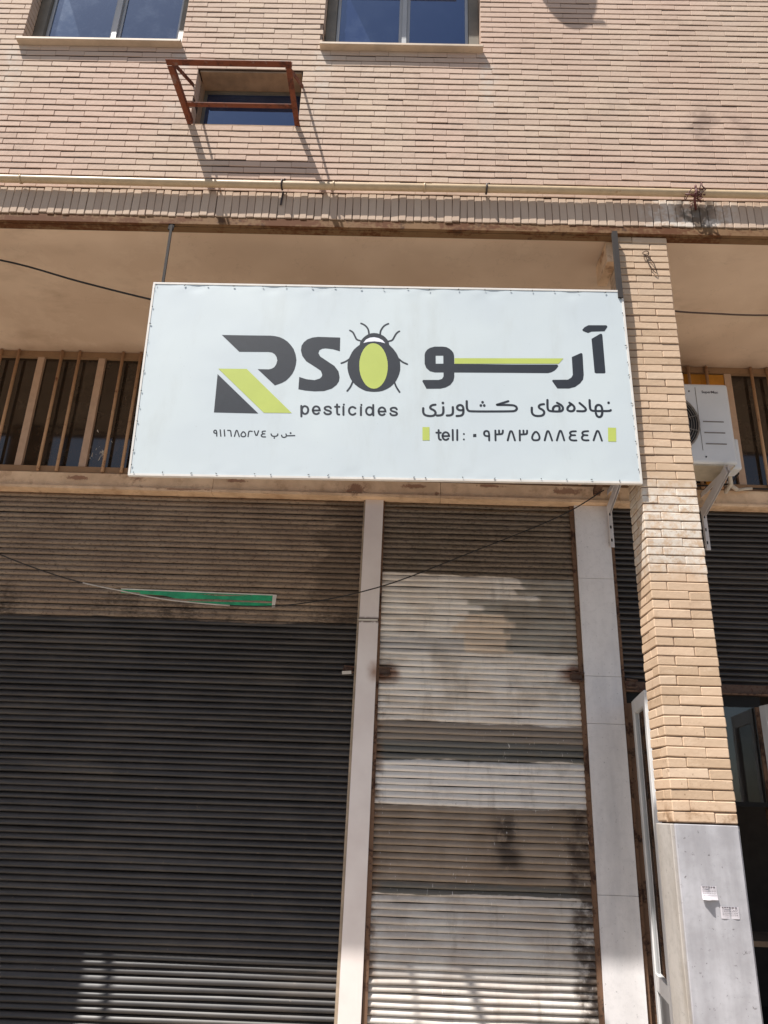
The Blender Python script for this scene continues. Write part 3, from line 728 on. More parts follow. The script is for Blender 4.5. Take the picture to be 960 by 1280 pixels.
for i in range(nx+1):
    for k in range(nz+1):
        u, v = -SW/2+SW*i/nx, -SH/2+SH*k/nz
        edge = i in (0, nx) or k in (0, nz)
        pts.append((u, -0.002+(0 if edge else wave(u, v)), v))
p_ = MB().poly(pts, [(i*(nz+1)+k, (i+1)*(nz+1)+k, (i+1)*(nz+1)+k+1, i*(nz+1)+k+1) for i in range(nx) for k in range(nz)], True)
sobj(p_, 'banner', M['flex'])
hm = MB(); e = 0.009                                   # the folded hem that shows along the edges
for a, b, cc, d in ((-SW/2-0.002, SW/2+0.002, SH/2-e, SH/2+0.003), (-SW/2-0.002, SW/2+0.002, -SH/2-0.003, -SH/2+e), (-SW/2-0.003, -SW/2+e, -SH/2+e, SH/2-e), (SW/2-e, SW/2+0.003, -SH/2+e, SH/2-e)):
    hm.box(a, b, -0.0045, ST-0.002, cc, d)
sobj(hm, 'hem', M['hem'])
fr_ = MB().box(-SW/2+0.012, SW/2-0.012, 0.006, ST, -SH/2+0.012, SH/2-0.012)
sobj(fr_, 'back_frame', M['dark_steel'])
stp = MB()
def staple(u, v):
    a = rw.uniform(0, math.pi); L_ = rw.uniform(0.003, 0.006)
    dx, dz = math.cos(a)*L_, math.sin(a)*L_
    stp.bar((u-dx, -0.0075, v-dz), (u+dx, -0.0075, v+dz), 0.003, 0.003, (0, 1, 0))
u = -SW/2+0.02
while u < SW/2:
    staple(u, SH/2-0.016+rw.uniform(-0.004, 0.004)); staple(u+rw.uniform(-.04, .04), -SH/2+0.014+rw.uniform(-0.004, 0.004)); u += rw.uniform(0.13, 0.18)
v = -SH/2+0.06
while v < SH/2:
    staple(-SW/2+0.012, v); staple(SW/2-0.014, v+rw.uniform(-.03, .03)); v += rw.uniform(0.08, 0.13)
stuff(sobj(stp, 'staples', M['staple']))

def ribbon(mb, pts, w, y):
    """a flat stroke with mitred bends and round ends"""
    P = [Vector((p[0], p[1])) for p in pts]
    Q = [P[0]]
    for p in P[1:]:
        if (p-Q[-1]).length > 0.0006: Q.append(p)
    P = Q; h = w/2
    closed = (P[0]-P[-1]).length < 0.004 and len(P) > 3
    if closed: P = P[:-1]
    n = len(P); Lf, Rt = [], []
    for i in range(n):
        if closed: a, b = P[i]-P[i-1], P[(i+1) % n]-P[i]
        else: a = P[i]-P[i-1] if i else P[1]-P[0]; b = P[i+1]-P[i] if i < n-1 else P[-1]-P[-2]
        a = a.normalized(); b = b.normalized(); t = (a+b)
        t = t.normalized() if t.length > 1e-4 else a
        nr = Vector((-t.y, t.x)); k = min(1.6, 1/max(0.3, nr.dot(Vector((-a.y, a.x)))))
        Lf.append(P[i]+nr*h*k); Rt.append(P[i]-nr*h*k)
    v3 = lambda p: (p.x, y, p.y)
    m_ = n if closed else n-1
    mb.poly([v3(p) for p in Lf+Rt], [(n+i, n+(i+1) % n, (i+1) % n, i) for i in range(m_)])
    if not closed:
        for e_, d, l, r in ((P[0], P[0]-P[1], Lf[0], Rt[0]), (P[-1], P[-1]-P[-2], Rt[-1], Lf[-1])):
            a0 = math.atan2(l.y-e_.y, l.x-e_.x); arc_ = [e_+Vector((math.cos(a0-math.pi*j/6), math.sin(a0-math.pi*j/6)))*h for j in range(7)]
            mid = arc_[3]-e_
            if mid.dot(d) < 0: arc_ = [e_+Vector((math.cos(a0+math.pi*j/6), math.sin(a0+math.pi*j/6)))*h for j in range(7)]
            mb.poly([v3(p) for p in arc_], [tuple(range(7))])
def smooth(pts, it=2):
    """corner-cutting so the traced strokes bend like lettering"""
    P = [Vector(p) for p in pts]
    closed = (P[0]-P[-1]).length < 0.004 and len(P) > 3
    for _ in range(it):
        if len(P) < 3: return P
        R_ = [] if closed else [P[0]]
        for a, b in zip(P[:-1], P[1:]): R_ += [a*0.75+b*0.25, a*0.25+b*0.75]
        if closed: R_.append(R_[0])
        else: R_.append(P[-1])
        P = R_
    return P
from mathutils.geometry import tessellate_polygon
def filled(mb, loops, y):
    """flat outline (first loop) with optional holes"""
    L3 = [[Vector((p[0], p[1], 0)) for p in lp] for lp in loops]
    flat = [v for lp in L3 for v in lp]
    mb.poly([(v.x, y, v.y) for v in flat], [tuple(t) for t in tessellate_polygon(L3)])
SIGN_ART=[
('letter','charcoal stencil letter R','K',[[[-984,273],[-833,273],[-696,274],[-666,271],[-639,264],[-615,252],[-592,235],[-571,211],[-553,185],[-540,150],[-533,113],[-535,80],[-541,49],[-552,20],[-568,-4],[-587,-26],[-610,-41],[-649,-58],[-756,47],[-691,47],[-674,52],[-660,62],[-650,81],[-645,107],[-651,131],[-663,149],[-679,160],[-700,163],[-872,161]]],None,[],0.0),
('stripe','lime diagonal stripe','G',[[[-986,46],[-820,47],[-542,-234],[-702,-235]]],None,[],0.0),
('triangle','charcoal triangle','K',[[[-987,10],[-733,-240],[-987,-238]]],None,[],0.0),
('letter','charcoal letter S','K',[[[-281,269],[-280,176],[-322,189],[-366,194],[-385,191],[-401,180],[-406,160],[-394,138],[-358,112],[-309,77],[-284,42],[-276,3],[-279,-24],[-292,-48],[-318,-72],[-363,-89],[-417,-92],[-471,-88],[-512,-80],[-511,0],[-468,-14],[-421,-19],[-391,-8],[-380,5],[-378,18],[-387,43],[-418,66],[-475,105],[-500,140],[-510,176],[-508,208],[-496,232],[-475,253],[-445,266],[-413,271]]],None,[],0.0),
('beetle_body','charcoal beetle body standing in for the letter O','K',[[[-164,222],[-181,207],[-196,191],[-208,172],[-217,150],[-228,122],[-233,92],[-232,62],[-226,32],[-215,0],[-203,-22],[-185,-43],[-165,-60],[-143,-74],[-121,-84],[-96,-88],[-73,-89],[-47,-87],[-25,-82],[-1,-70],[20,-56],[37,-38],[53,-16],[65,11],[72,33],[77,58],[77,88],[75,113],[67,140],[55,168],[35,198],[10,226],[8,243],[0,259],[-12,274],[-25,286],[-43,296],[-61,302],[-79,304],[-97,302],[-115,295],[-130,284],[-144,270],[-156,253],[-162,240]]],None,[[[-225,319],[-213,312],[-204,303],[-192,275],[-183,256],[-162,250]],[[-160,369],[-146,363],[-132,353],[-118,334],[-113,316],[-110,292]],[[4,370],[-9,364],[-25,352],[-39,327],[-43,314],[-44,294]],[[70,319],[59,312],[48,298],[38,275],[28,255],[5,249]],[[-269,96],[-250,104],[-237,112],[-226,122]],[[118,97],[96,107],[83,116],[69,130]],[[-229,-86],[-215,-66],[-207,-49],[-199,-26]],[[74,-87],[62,-68],[52,-49],[43,-22]]],10.3),
('beetle_collar','white crescent','W',[[[-143,234],[-127,259],[-105,271],[-79,275],[-52,269],[-29,255],[-13,235],[-42,243],[-78,247],[-113,243]]],None,[],0.0),
('beetle_shell','lime oval','G',[[[4,83],[2,112],[-4,141],[-12,167],[-23,190],[-36,209],[-51,223],[-68,231],[-84,234],[-100,231],[-116,222],[-130,207],[-142,188],[-152,164],[-159,138],[-163,109],[-163,79],[-161,50],[-155,22],[-146,-4],[-135,-26],[-122,-45],[-107,-58],[-92,-66],[-75,-69],[-59,-66],[-44,-57],[-30,-43],[-18,-24],[-8,-1],[-1,25],[3,53]]],None,[],0.0),
('letter','charcoal Persian vav with a long extended bar','K',[[[220,161],[224,178],[234,195],[252,209],[279,218],[326,219],[350,216],[367,206],[382,191],[390,178],[394,161],[394,104],[732,106],[1000,111],[1006,101],[993,82],[981,70],[962,59],[942,53],[730,51],[393,47],[393,18],[387,-9],[369,-35],[343,-52],[311,-61],[230,-63],[206,-14],[210,-6],[302,-4],[321,3],[330,20],[330,46],[279,45],[250,53],[229,74],[220,101]]],[[285,157],[330,158],[330,104],[285,103]],[],0.0),
('stripe','lime bar above the long stroke','G',[[[396,142],[1039,153],[1009,117],[395,105]]],None,[],0.0),
('letter','charcoal Persian re','K',[[[1089,163],[1144,191],[1151,190],[1154,183],[1151,45],[1145,15],[1126,-11],[1095,-35],[1059,-46],[991,-47],[963,2],[968,9],[1057,12],[1078,27],[1087,44]]],None,[],0.0),
('letter','charcoal Persian alef with madda','K',[[[1215,289],[1269,325],[1278,325],[1282,317],[1280,64],[1274,58],[1224,57],[1216,63]],[[1164,350],[1178,368],[1203,383],[1312,385],[1317,374],[1297,343],[1219,339],[1197,329],[1168,342]]],None,[],0.0),
('letter',None,'K',[],None,[[[281,-165],[261,-168],[250,-180],[253,-192],[273,-200],[283,-215],[278,-231],[261,-238],[239,-238],[219,-232],[210,-217],[211,-189]]],13.6),
('letter',None,'K',[[[332,-153],[331,-159],[327,-162],[322,-162],[318,-159],[316,-154],[318,-148],[322,-145],[327,-145],[331,-148]]],None,[[[326,-180],[327,-207],[323,-225],[311,-233],[289,-234]]],13.6),
('letter',None,'K',[],None,[[[381,-179],[382,-210],[378,-225],[366,-232],[346,-233]]],13.6),
('letter',None,'K',[],None,[[[440,-197],[420,-199],[407,-191],[405,-177],[414,-166],[429,-164],[440,-174],[442,-195],[441,-218],[430,-233],[402,-235]]],13.6),
('letter',None,'K',[[[561,-144],[560,-149],[556,-153],[551,-153],[547,-150],[545,-144],[547,-139],[551,-136],[556,-136],[560,-139]],[[551,-165],[549,-171],[545,-174],[540,-174],[536,-171],[535,-165],[536,-160],[541,-157],[546,-157],[550,-160]],[[570,-165],[569,-170],[565,-174],[560,-174],[556,-170],[554,-165],[556,-160],[560,-156],[565,-156],[569,-160]]],None,[[[462,-139],[461,-184],[468,-199],[482,-205],[719,-200],[741,-196],[752,-180],[742,-164],[720,-159],[637,-160]]],13.6),
('letter',None,'K',[],None,[[[636,-159],[702,-135]]],13.6),
('letter',None,'K',[],None,[[[907,-150],[886,-153],[876,-164],[879,-177],[897,-185],[908,-200],[901,-219],[885,-226],[860,-227],[843,-221],[834,-205],[836,-174]]],13.6),
('letter',None,'K',[],None,[[[929,-123],[926,-176],[932,-191],[949,-195],[993,-196],[1010,-191],[1017,-174],[1009,-155],[984,-140]],[[957,-190],[958,-174],[969,-161],[985,-158],[998,-167],[993,-192]]],13.6),
('letter',None,'K',[],None,[[[1055,-138],[1078,-156],[1084,-174],[1074,-192],[1052,-193],[1039,-183],[1045,-164],[1066,-148]]],13.6),
('letter',None,'K',[],None,[[[1114,-139],[1141,-165],[1149,-180],[1139,-192],[1097,-191]]],13.6),
('letter',None,'K',[[[1290,-134],[1288,-139],[1284,-143],[1279,-143],[1275,-140],[1274,-134],[1276,-129],[1280,-126],[1285,-126],[1289,-129]]],None,[[[1173,-119],[1171,-171],[1177,-185],[1194,-189],[1246,-188],[1285,-187],[1291,-181]],[[1203,-189],[1204,-162],[1217,-148],[1235,-151],[1242,-170],[1240,-205],[1232,-223],[1219,-228],[1207,-220],[1203,-202]]],13.6),
('marker','lime block marking the telephone line','G',[[[206,-309],[246,-308],[246,-391],[206,-392]]],None,[],0.0),
('marker','lime block marking the telephone line','G',[[[1265,-293],[1311,-293],[1305,-380],[1259,-380]]],None,[],0.0),
('letter',None,'K',[],None,[[[298,-326],[298,-375],[303,-385],[311,-386]],[[285,-342],[310,-342]]],11.3),
('letter',None,'K',[],None,[[[320,-363],[357,-362],[357,-362],[356,-352],[351,-344],[344,-339],[336,-338],[328,-342],[322,-350],[319,-359],[320,-370],[324,-379],[331,-385],[338,-387],[346,-384],[353,-378]]],11.3),
('letter',None,'K',[],None,[[[378,-323],[378,-387]]],11.3),
('letter',None,'K',[],None,[[[404,-323],[403,-386]]],11.3),
('colon',None,'K',[[[447,-348],[446,-351],[443,-353],[439,-354],[437,-351],[436,-348],[437,-344],[440,-342],[443,-342],[446,-344]],[[446,-381],[445,-385],[443,-387],[439,-387],[436,-385],[435,-382],[436,-378],[439,-376],[443,-376],[445,-378]]],None,[],11.3),
('digit',None,'K',[[[494,-347],[512,-346],[512,-365],[493,-366]]],None,[],0.0),
('digit',None,'K',[],None,[[[584,-385],[585,-334],[573,-325],[560,-329],[555,-344],[561,-357],[583,-359]]],11.3),
('digit',None,'K',[],None,[[[621,-323],[620,-384]],[[621,-347],[656,-345],[662,-338],[664,-322]],[[642,-345],[642,-322]]],11.3),
('digit',None,'K',[],None,[[[689,-383],[704,-328],[710,-324],[717,-328],[730,-382]]],11.3),
('digit',None,'K',[],None,[[[760,-320],[758,-382]],[[759,-345],[795,-343],[801,-336],[802,-320]],[[781,-343],[781,-320]]],11.3),
('digit',None,'K',[],None,[[[852,-323],[835,-341],[827,-364],[833,-378],[849,-380],[865,-377],[872,-363],[867,-340],[852,-323]]],11.3),
('digit',None,'K',[],None,[[[899,-379],[915,-324],[920,-320],[927,-324],[941,-379]]],11.3),
('digit',None,'K',[],None,[[[968,-378],[986,-322],[991,-317],[998,-321],[1010,-377]]],11.3),
('digit',None,'K',[],None,[[[1080,-319],[1054,-320],[1044,-331],[1052,-344],[1074,-344]],[[1052,-344],[1040,-359],[1045,-373],[1060,-377],[1079,-376]]],11.3),
('digit',None,'K',[],None,[[[1150,-317],[1124,-319],[1114,-330],[1122,-342],[1144,-343]],[[1122,-343],[1110,-357],[1115,-372],[1130,-375],[1148,-374]]],11.3),
('digit',None,'K',[],None,[[[1177,-374],[1198,-318],[1204,-314],[1211,-318],[1224,-375]]],11.3),
('digit',None,'K',[],None,[[[-958,-386],[-961,-355],[-970,-348],[-978,-356],[-975,-367],[-961,-369]]],7.1),
('digit',None,'K',[],None,[[[-942,-347],[-935,-386]]],7.1),
('digit',None,'K',[],None,[[[-919,-347],[-913,-385]]],7.1),
('digit',None,'K',[],None,[[[-899,-349],[-884,-350],[-881,-357],[-876,-385]]],7.1),
('digit',None,'K',[],None,[[[-858,-386],[-852,-351],[-848,-348],[-844,-351],[-831,-387]]],7.1),
('digit',None,'K',[],None,[[[-810,-353],[-822,-370],[-821,-383],[-809,-388],[-796,-384],[-795,-370],[-810,-353]]],7.1),
('digit',None,'K',[],None,[[[-781,-386],[-780,-359],[-776,-351],[-760,-353]]],7.1),
('digit',None,'K',[],None,[[[-748,-351],[-734,-386],[-724,-349]]],7.1),
('digit',None,'K',[],None,[[[-686,-350],[-701,-351],[-704,-358],[-698,-367],[-688,-367]],[[-698,-367],[-709,-376],[-702,-386],[-683,-386]]],7.1),
('letter',None,'K',[[[-628,-392],[-629,-395],[-631,-396],[-634,-396],[-636,-395],[-637,-392],[-636,-389],[-634,-387],[-632,-387],[-629,-389]]],None,[[[-652,-367],[-649,-377],[-638,-382],[-623,-381],[-614,-375],[-614,-366]]],7.1),
('letter',None,'K',[[[-536,-360],[-537,-363],[-540,-366],[-543,-366],[-546,-364],[-547,-360],[-546,-356],[-544,-354],[-540,-354],[-538,-356]]],None,[[[-592,-374],[-590,-383],[-580,-388],[-568,-385],[-564,-376],[-568,-366]],[[-564,-377],[-518,-375]]],7.1),
('letter',None,'K',[],None,[[[-490,-187],[-486,-254]],[[-486,-213],[-485,-204],[-482,-196],[-477,-190],[-471,-188],[-464,-189],[-457,-193],[-452,-199],[-449,-208],[-449,-217],[-451,-226],[-455,-233],[-461,-237],[-468,-238],[-474,-236],[-480,-230],[-484,-222],[-486,-213]]],11.8),
('letter',None,'K',[],None,[[[-422,-215],[-383,-214],[-383,-213],[-385,-202],[-390,-194],[-398,-189],[-407,-188],[-415,-192],[-420,-199],[-423,-210],[-422,-220],[-417,-230],[-410,-236],[-402,-238],[-393,-236],[-387,-230]]],11.8),
('letter',None,'K',[],None,[[[-320,-199],[-326,-190],[-338,-188],[-352,-192],[-356,-201],[-349,-210],[-334,-214],[-321,-219],[-317,-227],[-323,-236],[-336,-238],[-349,-236],[-356,-226]]],11.8),
('letter',None,'K',[],None,[[[-285,-174],[-283,-229],[-279,-237],[-270,-238]],[[-296,-189],[-271,-189]]],11.8),
('letter',None,'K',[[[-240,-174],[-241,-178],[-244,-181],[-247,-181],[-250,-178],[-252,-174],[-251,-170],[-248,-168],[-244,-168],[-241,-170]]],None,[[[-248,-188],[-246,-240]]],11.8),
('letter',None,'K',[],None,[[[-179,-196],[-186,-191],[-193,-188],[-201,-189],[-208,-193],[-213,-200],[-215,-209],[-215,-218],[-212,-227],[-206,-234],[-199,-238],[-191,-238],[-184,-235],[-178,-229]]],11.8),
('letter',None,'K',[[[-139,-174],[-140,-178],[-143,-181],[-147,-181],[-150,-178],[-151,-174],[-150,-170],[-147,-168],[-143,-168],[-140,-170]]],None,[[[-147,-188],[-146,-240]]],11.8),
('letter',None,'K',[],None,[[[-77,-173],[-75,-240]],[[-78,-213],[-79,-204],[-83,-196],[-89,-190],[-97,-188],[-104,-189],[-110,-193],[-115,-200],[-117,-209],[-117,-218],[-114,-227],[-109,-233],[-102,-237],[-95,-238],[-88,-235],[-82,-230],[-79,-222],[-78,-213]]],11.8),
('letter',None,'K',[],None,[[[-45,-215],[-6,-214],[-6,-213],[-8,-202],[-13,-194],[-21,-189],[-29,-188],[-37,-192],[-43,-199],[-46,-210],[-45,-220],[-41,-230],[-34,-236],[-26,-238],[-17,-236],[-11,-230]]],11.8),
('letter',None,'K',[],None,[[[59,-199],[53,-190],[40,-188],[27,-192],[23,-201],[29,-210],[44,-214],[57,-219],[61,-228],[55,-236],[41,-238],[28,-236],[22,-226]]],11.8),
]

LAY = {'K': 0.0, 'G': -0.0003, 'W': -0.0004}
for nm, lab, colr, polys, hole, strokes, wid in SIGN_ART:
    mb = MB(); y = -0.0026+LAY[colr]
    for j, pl in enumerate(polys):
        loops = [[(a/1000, b/1000) for a, b in pl]]
        if hole and j == 0: loops.append([(a/1000, b/1000) for a, b in hole])
        filled(mb, loops, y-0.00002*j)
    for j, st in enumerate(strokes):
        ribbon(mb, smooth([(a/1000, b/1000) for a, b in st], 1 if nm == 'digit' else 2), wid/1000, y-0.00003*(j+1))
    o = sobj(mb, nm, M[colr])
    if lab: o['label'] = lab

# rods that hang the sign from the slab edge
tag(MB().bar((-1.505, 3.985, 5.10), (-1.478, 3.925, 4.58), 0.016, 0.010, (0, 1, 0)).bar((-1.508, 3.985, 5.05), (-1.503, 3.985, 5.10), 0.035, 0.010, (0, 1, 0)).build('hanging_rod', M['grey_steel'], loc=(-1.505, 3.985, 5.1)), 'thin flat steel hanger between slab edge and the sign\'s upper left corner', 'hanger', 'steel hangers holding the sign')
tag(MB().bar((1.333, 3.965, 5.088), (1.322, 3.935, 4.56), 0.030, 0.030, (0, 1, 0)).build('hanging_rod', M['grey_steel'], loc=(1.335, 3.98, 5.1)), 'square steel hanger beside the brick pillar at the sign\'s upper right corner', 'hanger', 'steel hangers holding the sign')
tag(MB().bar((-3.42, 3.985, 5.10), (-3.42, 3.96, 4.3), 0.04, 0.03, (0, 1, 0)).build('hanging_rod', M['grey_steel'], loc=(-3.42, 3.985, 5.1)), 'square steel hanger beside the left pillar of the bay', 'hanger')
# beam stub carried by the pillar's back edge under the soffit
tag(MB().box(1.30, 1.361, 4.05, 4.30, 4.93, 5.085).build('beam_stub', M['lintel'], loc=(1.33, 4.1, 4.93)), 'rusty steel stub beside the top of the brick pillar', 'bracket')
tag(MB().bar((1.40, 4.30, 4.02), (1.52, 5.48, 3.93), 0.05, 0.05).build('steel_tie', M['rail'], loc=(1.46, 4.9, 3.97)), 'rusty steel tie bar running back from the pillar under the sign', 'tie bar')

# ---------------------------------------------------------------- lintel over the shutters
BY = 5.55
lint = thing('lintel_beam', 'long rusty cream painted steel lintel above the roller shutters', 'lintel', (0, 5.51, 3.85))
for a, b in ((-6.0, -1.432), (-1.429, 0.330), (0.333, 1.70), (1.703, 2.43), (2.433, 6.0)):
    MB().box(a, b, 5.512, 5.60, 3.874, 3.992).box(a, b, 5.488, 5.60, 3.852, 3.8735).build('steel_channel', M['lintel'], lint)

# pilasters
p1 = thing('steel_pilaster', 'narrow white painted steel cover strip between the two left shutters', 'pilaster', (-0.2, BY, 0))
ln_ = lambda z: (-0.281+0.0095*z, -0.137+0.0080*z)
for za, zb in ((0.0, 2.897), (2.914, 3.850)):
    (a0, b0), (a1, b1) = ln_(za), ln_(zb)
    MB().hexa([(a0, BY, za), (b0, BY, za), (b0, BY+0.10, za), (a0, BY+0.10, za)], [(a1, BY, zb), (b1, BY, zb), (b1, BY+0.10, zb), (a1, BY+0.10, zb)]).build('cover_strip', M['wsteel'], p1)
(a0, b0), (a1, b1) = ln_(0), ln_(3.85)
MB().hexa([(a0+.006, BY+0.008, 0), (b0-.006, BY+0.008, 0), (b0-.006, BY+0.095, 0), (a0+.006, BY+0.095, 0)], [(a1+.006, BY+0.008, 3.85), (b1-.006, BY+0.008, 3.85), (b1-.006, BY+0.095, 3.85), (a1+.006, BY+0.095, 3.85)]).build('core', M['rail'], p1)
MB().hexa([(a0-.022, BY+0.016, 0), (a0-.002, BY+0.016, 0), (a0-.002, BY+0.09, 0), (a0-.022, BY+0.09, 0)], [(a1-.014, BY+0.016, 3.85), (a1-.001, BY+0.016, 3.85), (a1-.001, BY+0.09, 3.85), (a1-.014, BY+0.09, 3.85)]).build('guide_rail', M['plaster'], p1)
MB().bar((-0.258, BY-0.002, 2.903), (-0.118, BY-0.002, 2.905), 0.012, 0.006, (0, 1, 0)).build('seam_strip', M['tape_edge'], p1)

p2 = thing('stone_pilaster', 'wide white stone clad pilaster between the middle shutter and the open shop', 'pilaster', (1.49, BY, 0))
for za, zb in ((0.0, 0.43), (0.432, 1.148), (1.150, 2.22), (2.222, 2.548), (2.550, 3.268), (3.270, 3.850)):
    bevel(MB().box(1.362, 1.622, BY, BY+0.022, za, zb).build('stone_slab', M['marble'], p2), 0.0015, 1)
MB().box(1.364, 1.620, BY+0.0225, BY+0.12, 0, 3.85).build('core', M['mortar'], p2)

# ---------------------------------------------------------------- roller shutters
def slat_mesh(x0, x1, pitch, mat, name, seed=0):
    """one curved lath: a shallow bulge with a hooked lower lip; long enough to take a slight sag"""
    prof = [(0.0050, 0.5), (0.0015, 0.43), (-0.0045, 0.28), (-0.0110, 0.08), (-0.0138, -0.08), (-0.0130, -0.26), (-0.0070, -0.39), (0.0050, -0.45)]
    nseg = 6; pts = []
    for i in range(nseg+1):
        x = x0+(x1-x0)*i/nseg; s = 0.0018*math.sin(i*1.3+seed)+0.0010*math.sin(i*2.9+seed*2); t = 0.0014*math.sin(i*2.1+seed*1.7)
        pts += [(x, y+t, z*pitch+s) for y, z in prof]
    n = len(prof)
    return MB().poly(pts, [(i*n+k, i*n+k+1, (i+1)*n+k+1, (i+1)*n+k) for i in range(nseg) for k in range(n-1)], True).mesh(name)
SY = BY+0.048
def shutter(name, label, x0, x1, z0, z1, mat, pitch=0.0424):
    t = thing(name, label, 'roller shutter', ((x0+x1)/2, SY, 0), 'roller shutters of the shopfront')
    mes = []
    for s in range(5):
        me = slat_mesh(x0, x1, pitch, mat, 'slat', s*1.9); me.materials.append(mat); mes.append(me)
    z = z1-pitch/2; rr = random.Random(int(x0*100))
    while z > z0:
        o = bpy.data.objects.new('slat', rr.choice(mes)); COL.objects.link(o); o.parent = t
        o.location = (-(x0+x1)/2, rr.gauss(0, 0.0012), z+rr.gauss(0, 0.0004)); o.rotation_euler = (rr.gauss(0, 0.07), rr.gauss(0, 0.0003), 0)
        z -= pitch
    return t
s1 = shutter('roller_shutter', 'large closed black shutter with a dusty brown top at the left', -4.7, -0.262, 0.0, 3.856, M['sh_left'])
s2 = shutter('roller_shutter', 'closed grey and beige patched shutter between the white pilasters', -0.098, 1.340, 0.0, 3.856, M['sh_middle'])
s3 = shutter('roller_shutter', 'black half raised shutter behind the brick pillar at the right', 1.632, 5.2, 2.52, 3.856, M['sh_right'])
for t, za in ((s1, 0.0), (s2, 0.0)):
    pass
def rail(t, x0, x1, z0=0.0, z1=3.85): MB().box(x0, x1, BY+0.018, BY+0.11, z0, z1).build('guide_rail', M['rail'], t)
rail(s2, -0.128, -0.096); rail(s2, 1.330, 1.3605); rail(s3, 1.6235, 1.650)
MB().box(1.652, 5.2, SY-0.022, SY+0.03, 2.452, 2.522).build('bottom_rail', M['lock'], s3)
MB().box(1.652, 5.2, SY-0.034, SY-0.023, 2.452, 2.462).build('rail_lip', M['rail'], s3)
def lock(t, x, z, s=1.0):
    m_ = MB().box(x-0.034*s, x+0.034*s, SY-0.045, SY-0.012, z-0.012*s, z+0.022*s)
    m_.tube([(x-0.03*s, SY-0.05, z-0.02*s), (x+0.02*s, SY-0.06, z-0.022*s), (x+0.04*s, SY-0.05, z-0.01*s)], 0.008*s, 6)
    m_.bar((x-0.03*s, SY-0.058, z+0.03*s), (x+0.045*s, SY-0.05, z+0.024*s), 0.01*s, 0.01*s)
    o = m_.build('lock', M['lock'], t); return bevel(o, 0.002, 1)
lk = lock(s1, -0.318, 2.535); lock(s2, -0.058, 2.53, 1.15); lock(s2, 1.305, 2.535, 1.2); lock(s3, 1.685, 2.50, 1.1)
MB().bar((-0.358, SY-0.066, 2.513), (-0.292, SY-0.066, 2.518), 0.022, 0.004, (0, 1, 0)).build('lock_plate', M['tape_edge'], s1)
# blind wall behind the shutters
struct(MB().box(-6.9, 1.60, BY+0.13, BY+0.28, 0, 3.86).build('shop_back_wall', M['inside'], loc=(-2.6, BY+0.2, 0)))

# torn strip of green tape on the left shutter
gy = SY-0.0135
gt = thing('green_tape', 'torn strip of green tape with a white edge stuck across the left shutter', 'tape', (-1.46, gy, 3.0))
top = [(-2.040, 3.086), (-1.90, 3.084), (-1.72, 3.082), (-1.50, 3.080), (-1.28, 3.078), (-1.08, 3.076), (-0.905, 3.074)]
bot = [(-2.036, 3.060), (-1.90, 3.056), (-1.72, 3.050), (-1.50, 3.004), (-1.28, 2.994), (-1.08, 2.988), (-0.905, 2.984)]
m_ = MB(); P_ = [(x, gy-0.003*math.sin(i*1.1), z) for i, (x, z) in enumerate(top)]+[(x, gy+0.002*math.sin(i*2.3), z) for i, (x, z) in enumerate(bot)]
n = len(top); m_.poly(P_, [(i, n+i, n+i+1, i+1) for i in range(n-1)]); m_.poly([(-1.60, gy-0.001, 3.052), (-1.615, gy-0.002, 3.040), (-1.585, gy-0.002, 3.020), (-1.50, gy-0.001, 3.018)], [(0, 1, 2, 3)])
m_.build('strip', M['green'], gt)
m_ = MB(); P_ = [(x, gy-0.003*math.sin(i*1.1)-0.001, z+0.009) for i, (x, z) in enumerate(top)]+[(x, gy-0.003*math.sin(i*1.1)-0.001, z) for i, (x, z) in enumerate(top)]
m_.poly(P_, [(i, n+i, n+i+1, i+1) for i in range(n-1)]); m_.poly([(-0.905, gy-0.002, 3.082), (-0.905, gy-0.002, 2.984), (-0.882, gy-0.002, 2.986), (-0.874, gy-0.002, 3.08)], [(0, 1, 2, 3)])
m_.build('white_edge', M['tape_edge'], gt)

# ---------------------------------------------------------------- barred windows over the lintel
def clerestory(label, x0, x1, mulls, bars):
    t = thing('barred_window', label, 'window', ((x0+x1)/2, 5.53, 4.0), 'barred windows above the lintel')
    f = MB().box(x0, x1, 5.525, 5.60, 3.995, 4.052).box(x0, x1, 5.525, 5.60, 5.045, 5.096); f.build('frame', M['frame'], t)
    xs = [x0]+[m for m in mulls if x0 < m < x1]+[x1]
    for m in xs[1:-1]: MB().box(m-0.028, m+0.028, 5.535, 5.59, 4.0525, 5.0445).build('mullion', M['mullion'], t)
    for a, b in zip(xs[:-1], xs[1:]):
        MB().box(a+0.02, b-0.02, 5.565, 5.57, 4.03, 5.06).build('pane', M['glass_dusty'], t)
    for b in bars:
        MB().tube([(b, 5.508, 4.004), (b+0.001, 5.507, 5.090)], 0.0125, 8).build('bar', M['bar'], t)
    return t
mu = [-2.487+0.509*k for k in range(-4, 8)]
br = [v for m in mu for v in (m+0.2545-0.074, m+0.2545+0.074)]
cl1 = clerestory('long barred window left of and behind the white sign', -4.7, 1.58, mu, [b for b in br if b < 1.5])
mu2 = [2.168, 2.677, 3.186, 3.695, 4.2]
cl2 = clerestory('barred window to the right of the brick pillar behind the outdoor unit', 1.66, 4.7, mu2, [2.35, 2.495]+[v for m in mu2[1:] for v in (m+0.183, m+0.314)])
tag(MB().box(1.581, 1.659, 5.50, 5.60, 3.995, 5.096).build('window_post', M['frame'], loc=(1.62, 5.55, 4.0)), 'painted post between the two barred windows behind the pillar', 'post')
rr = random.Random(12); m_ = MB()                      # scraps of peeled paper on the glass
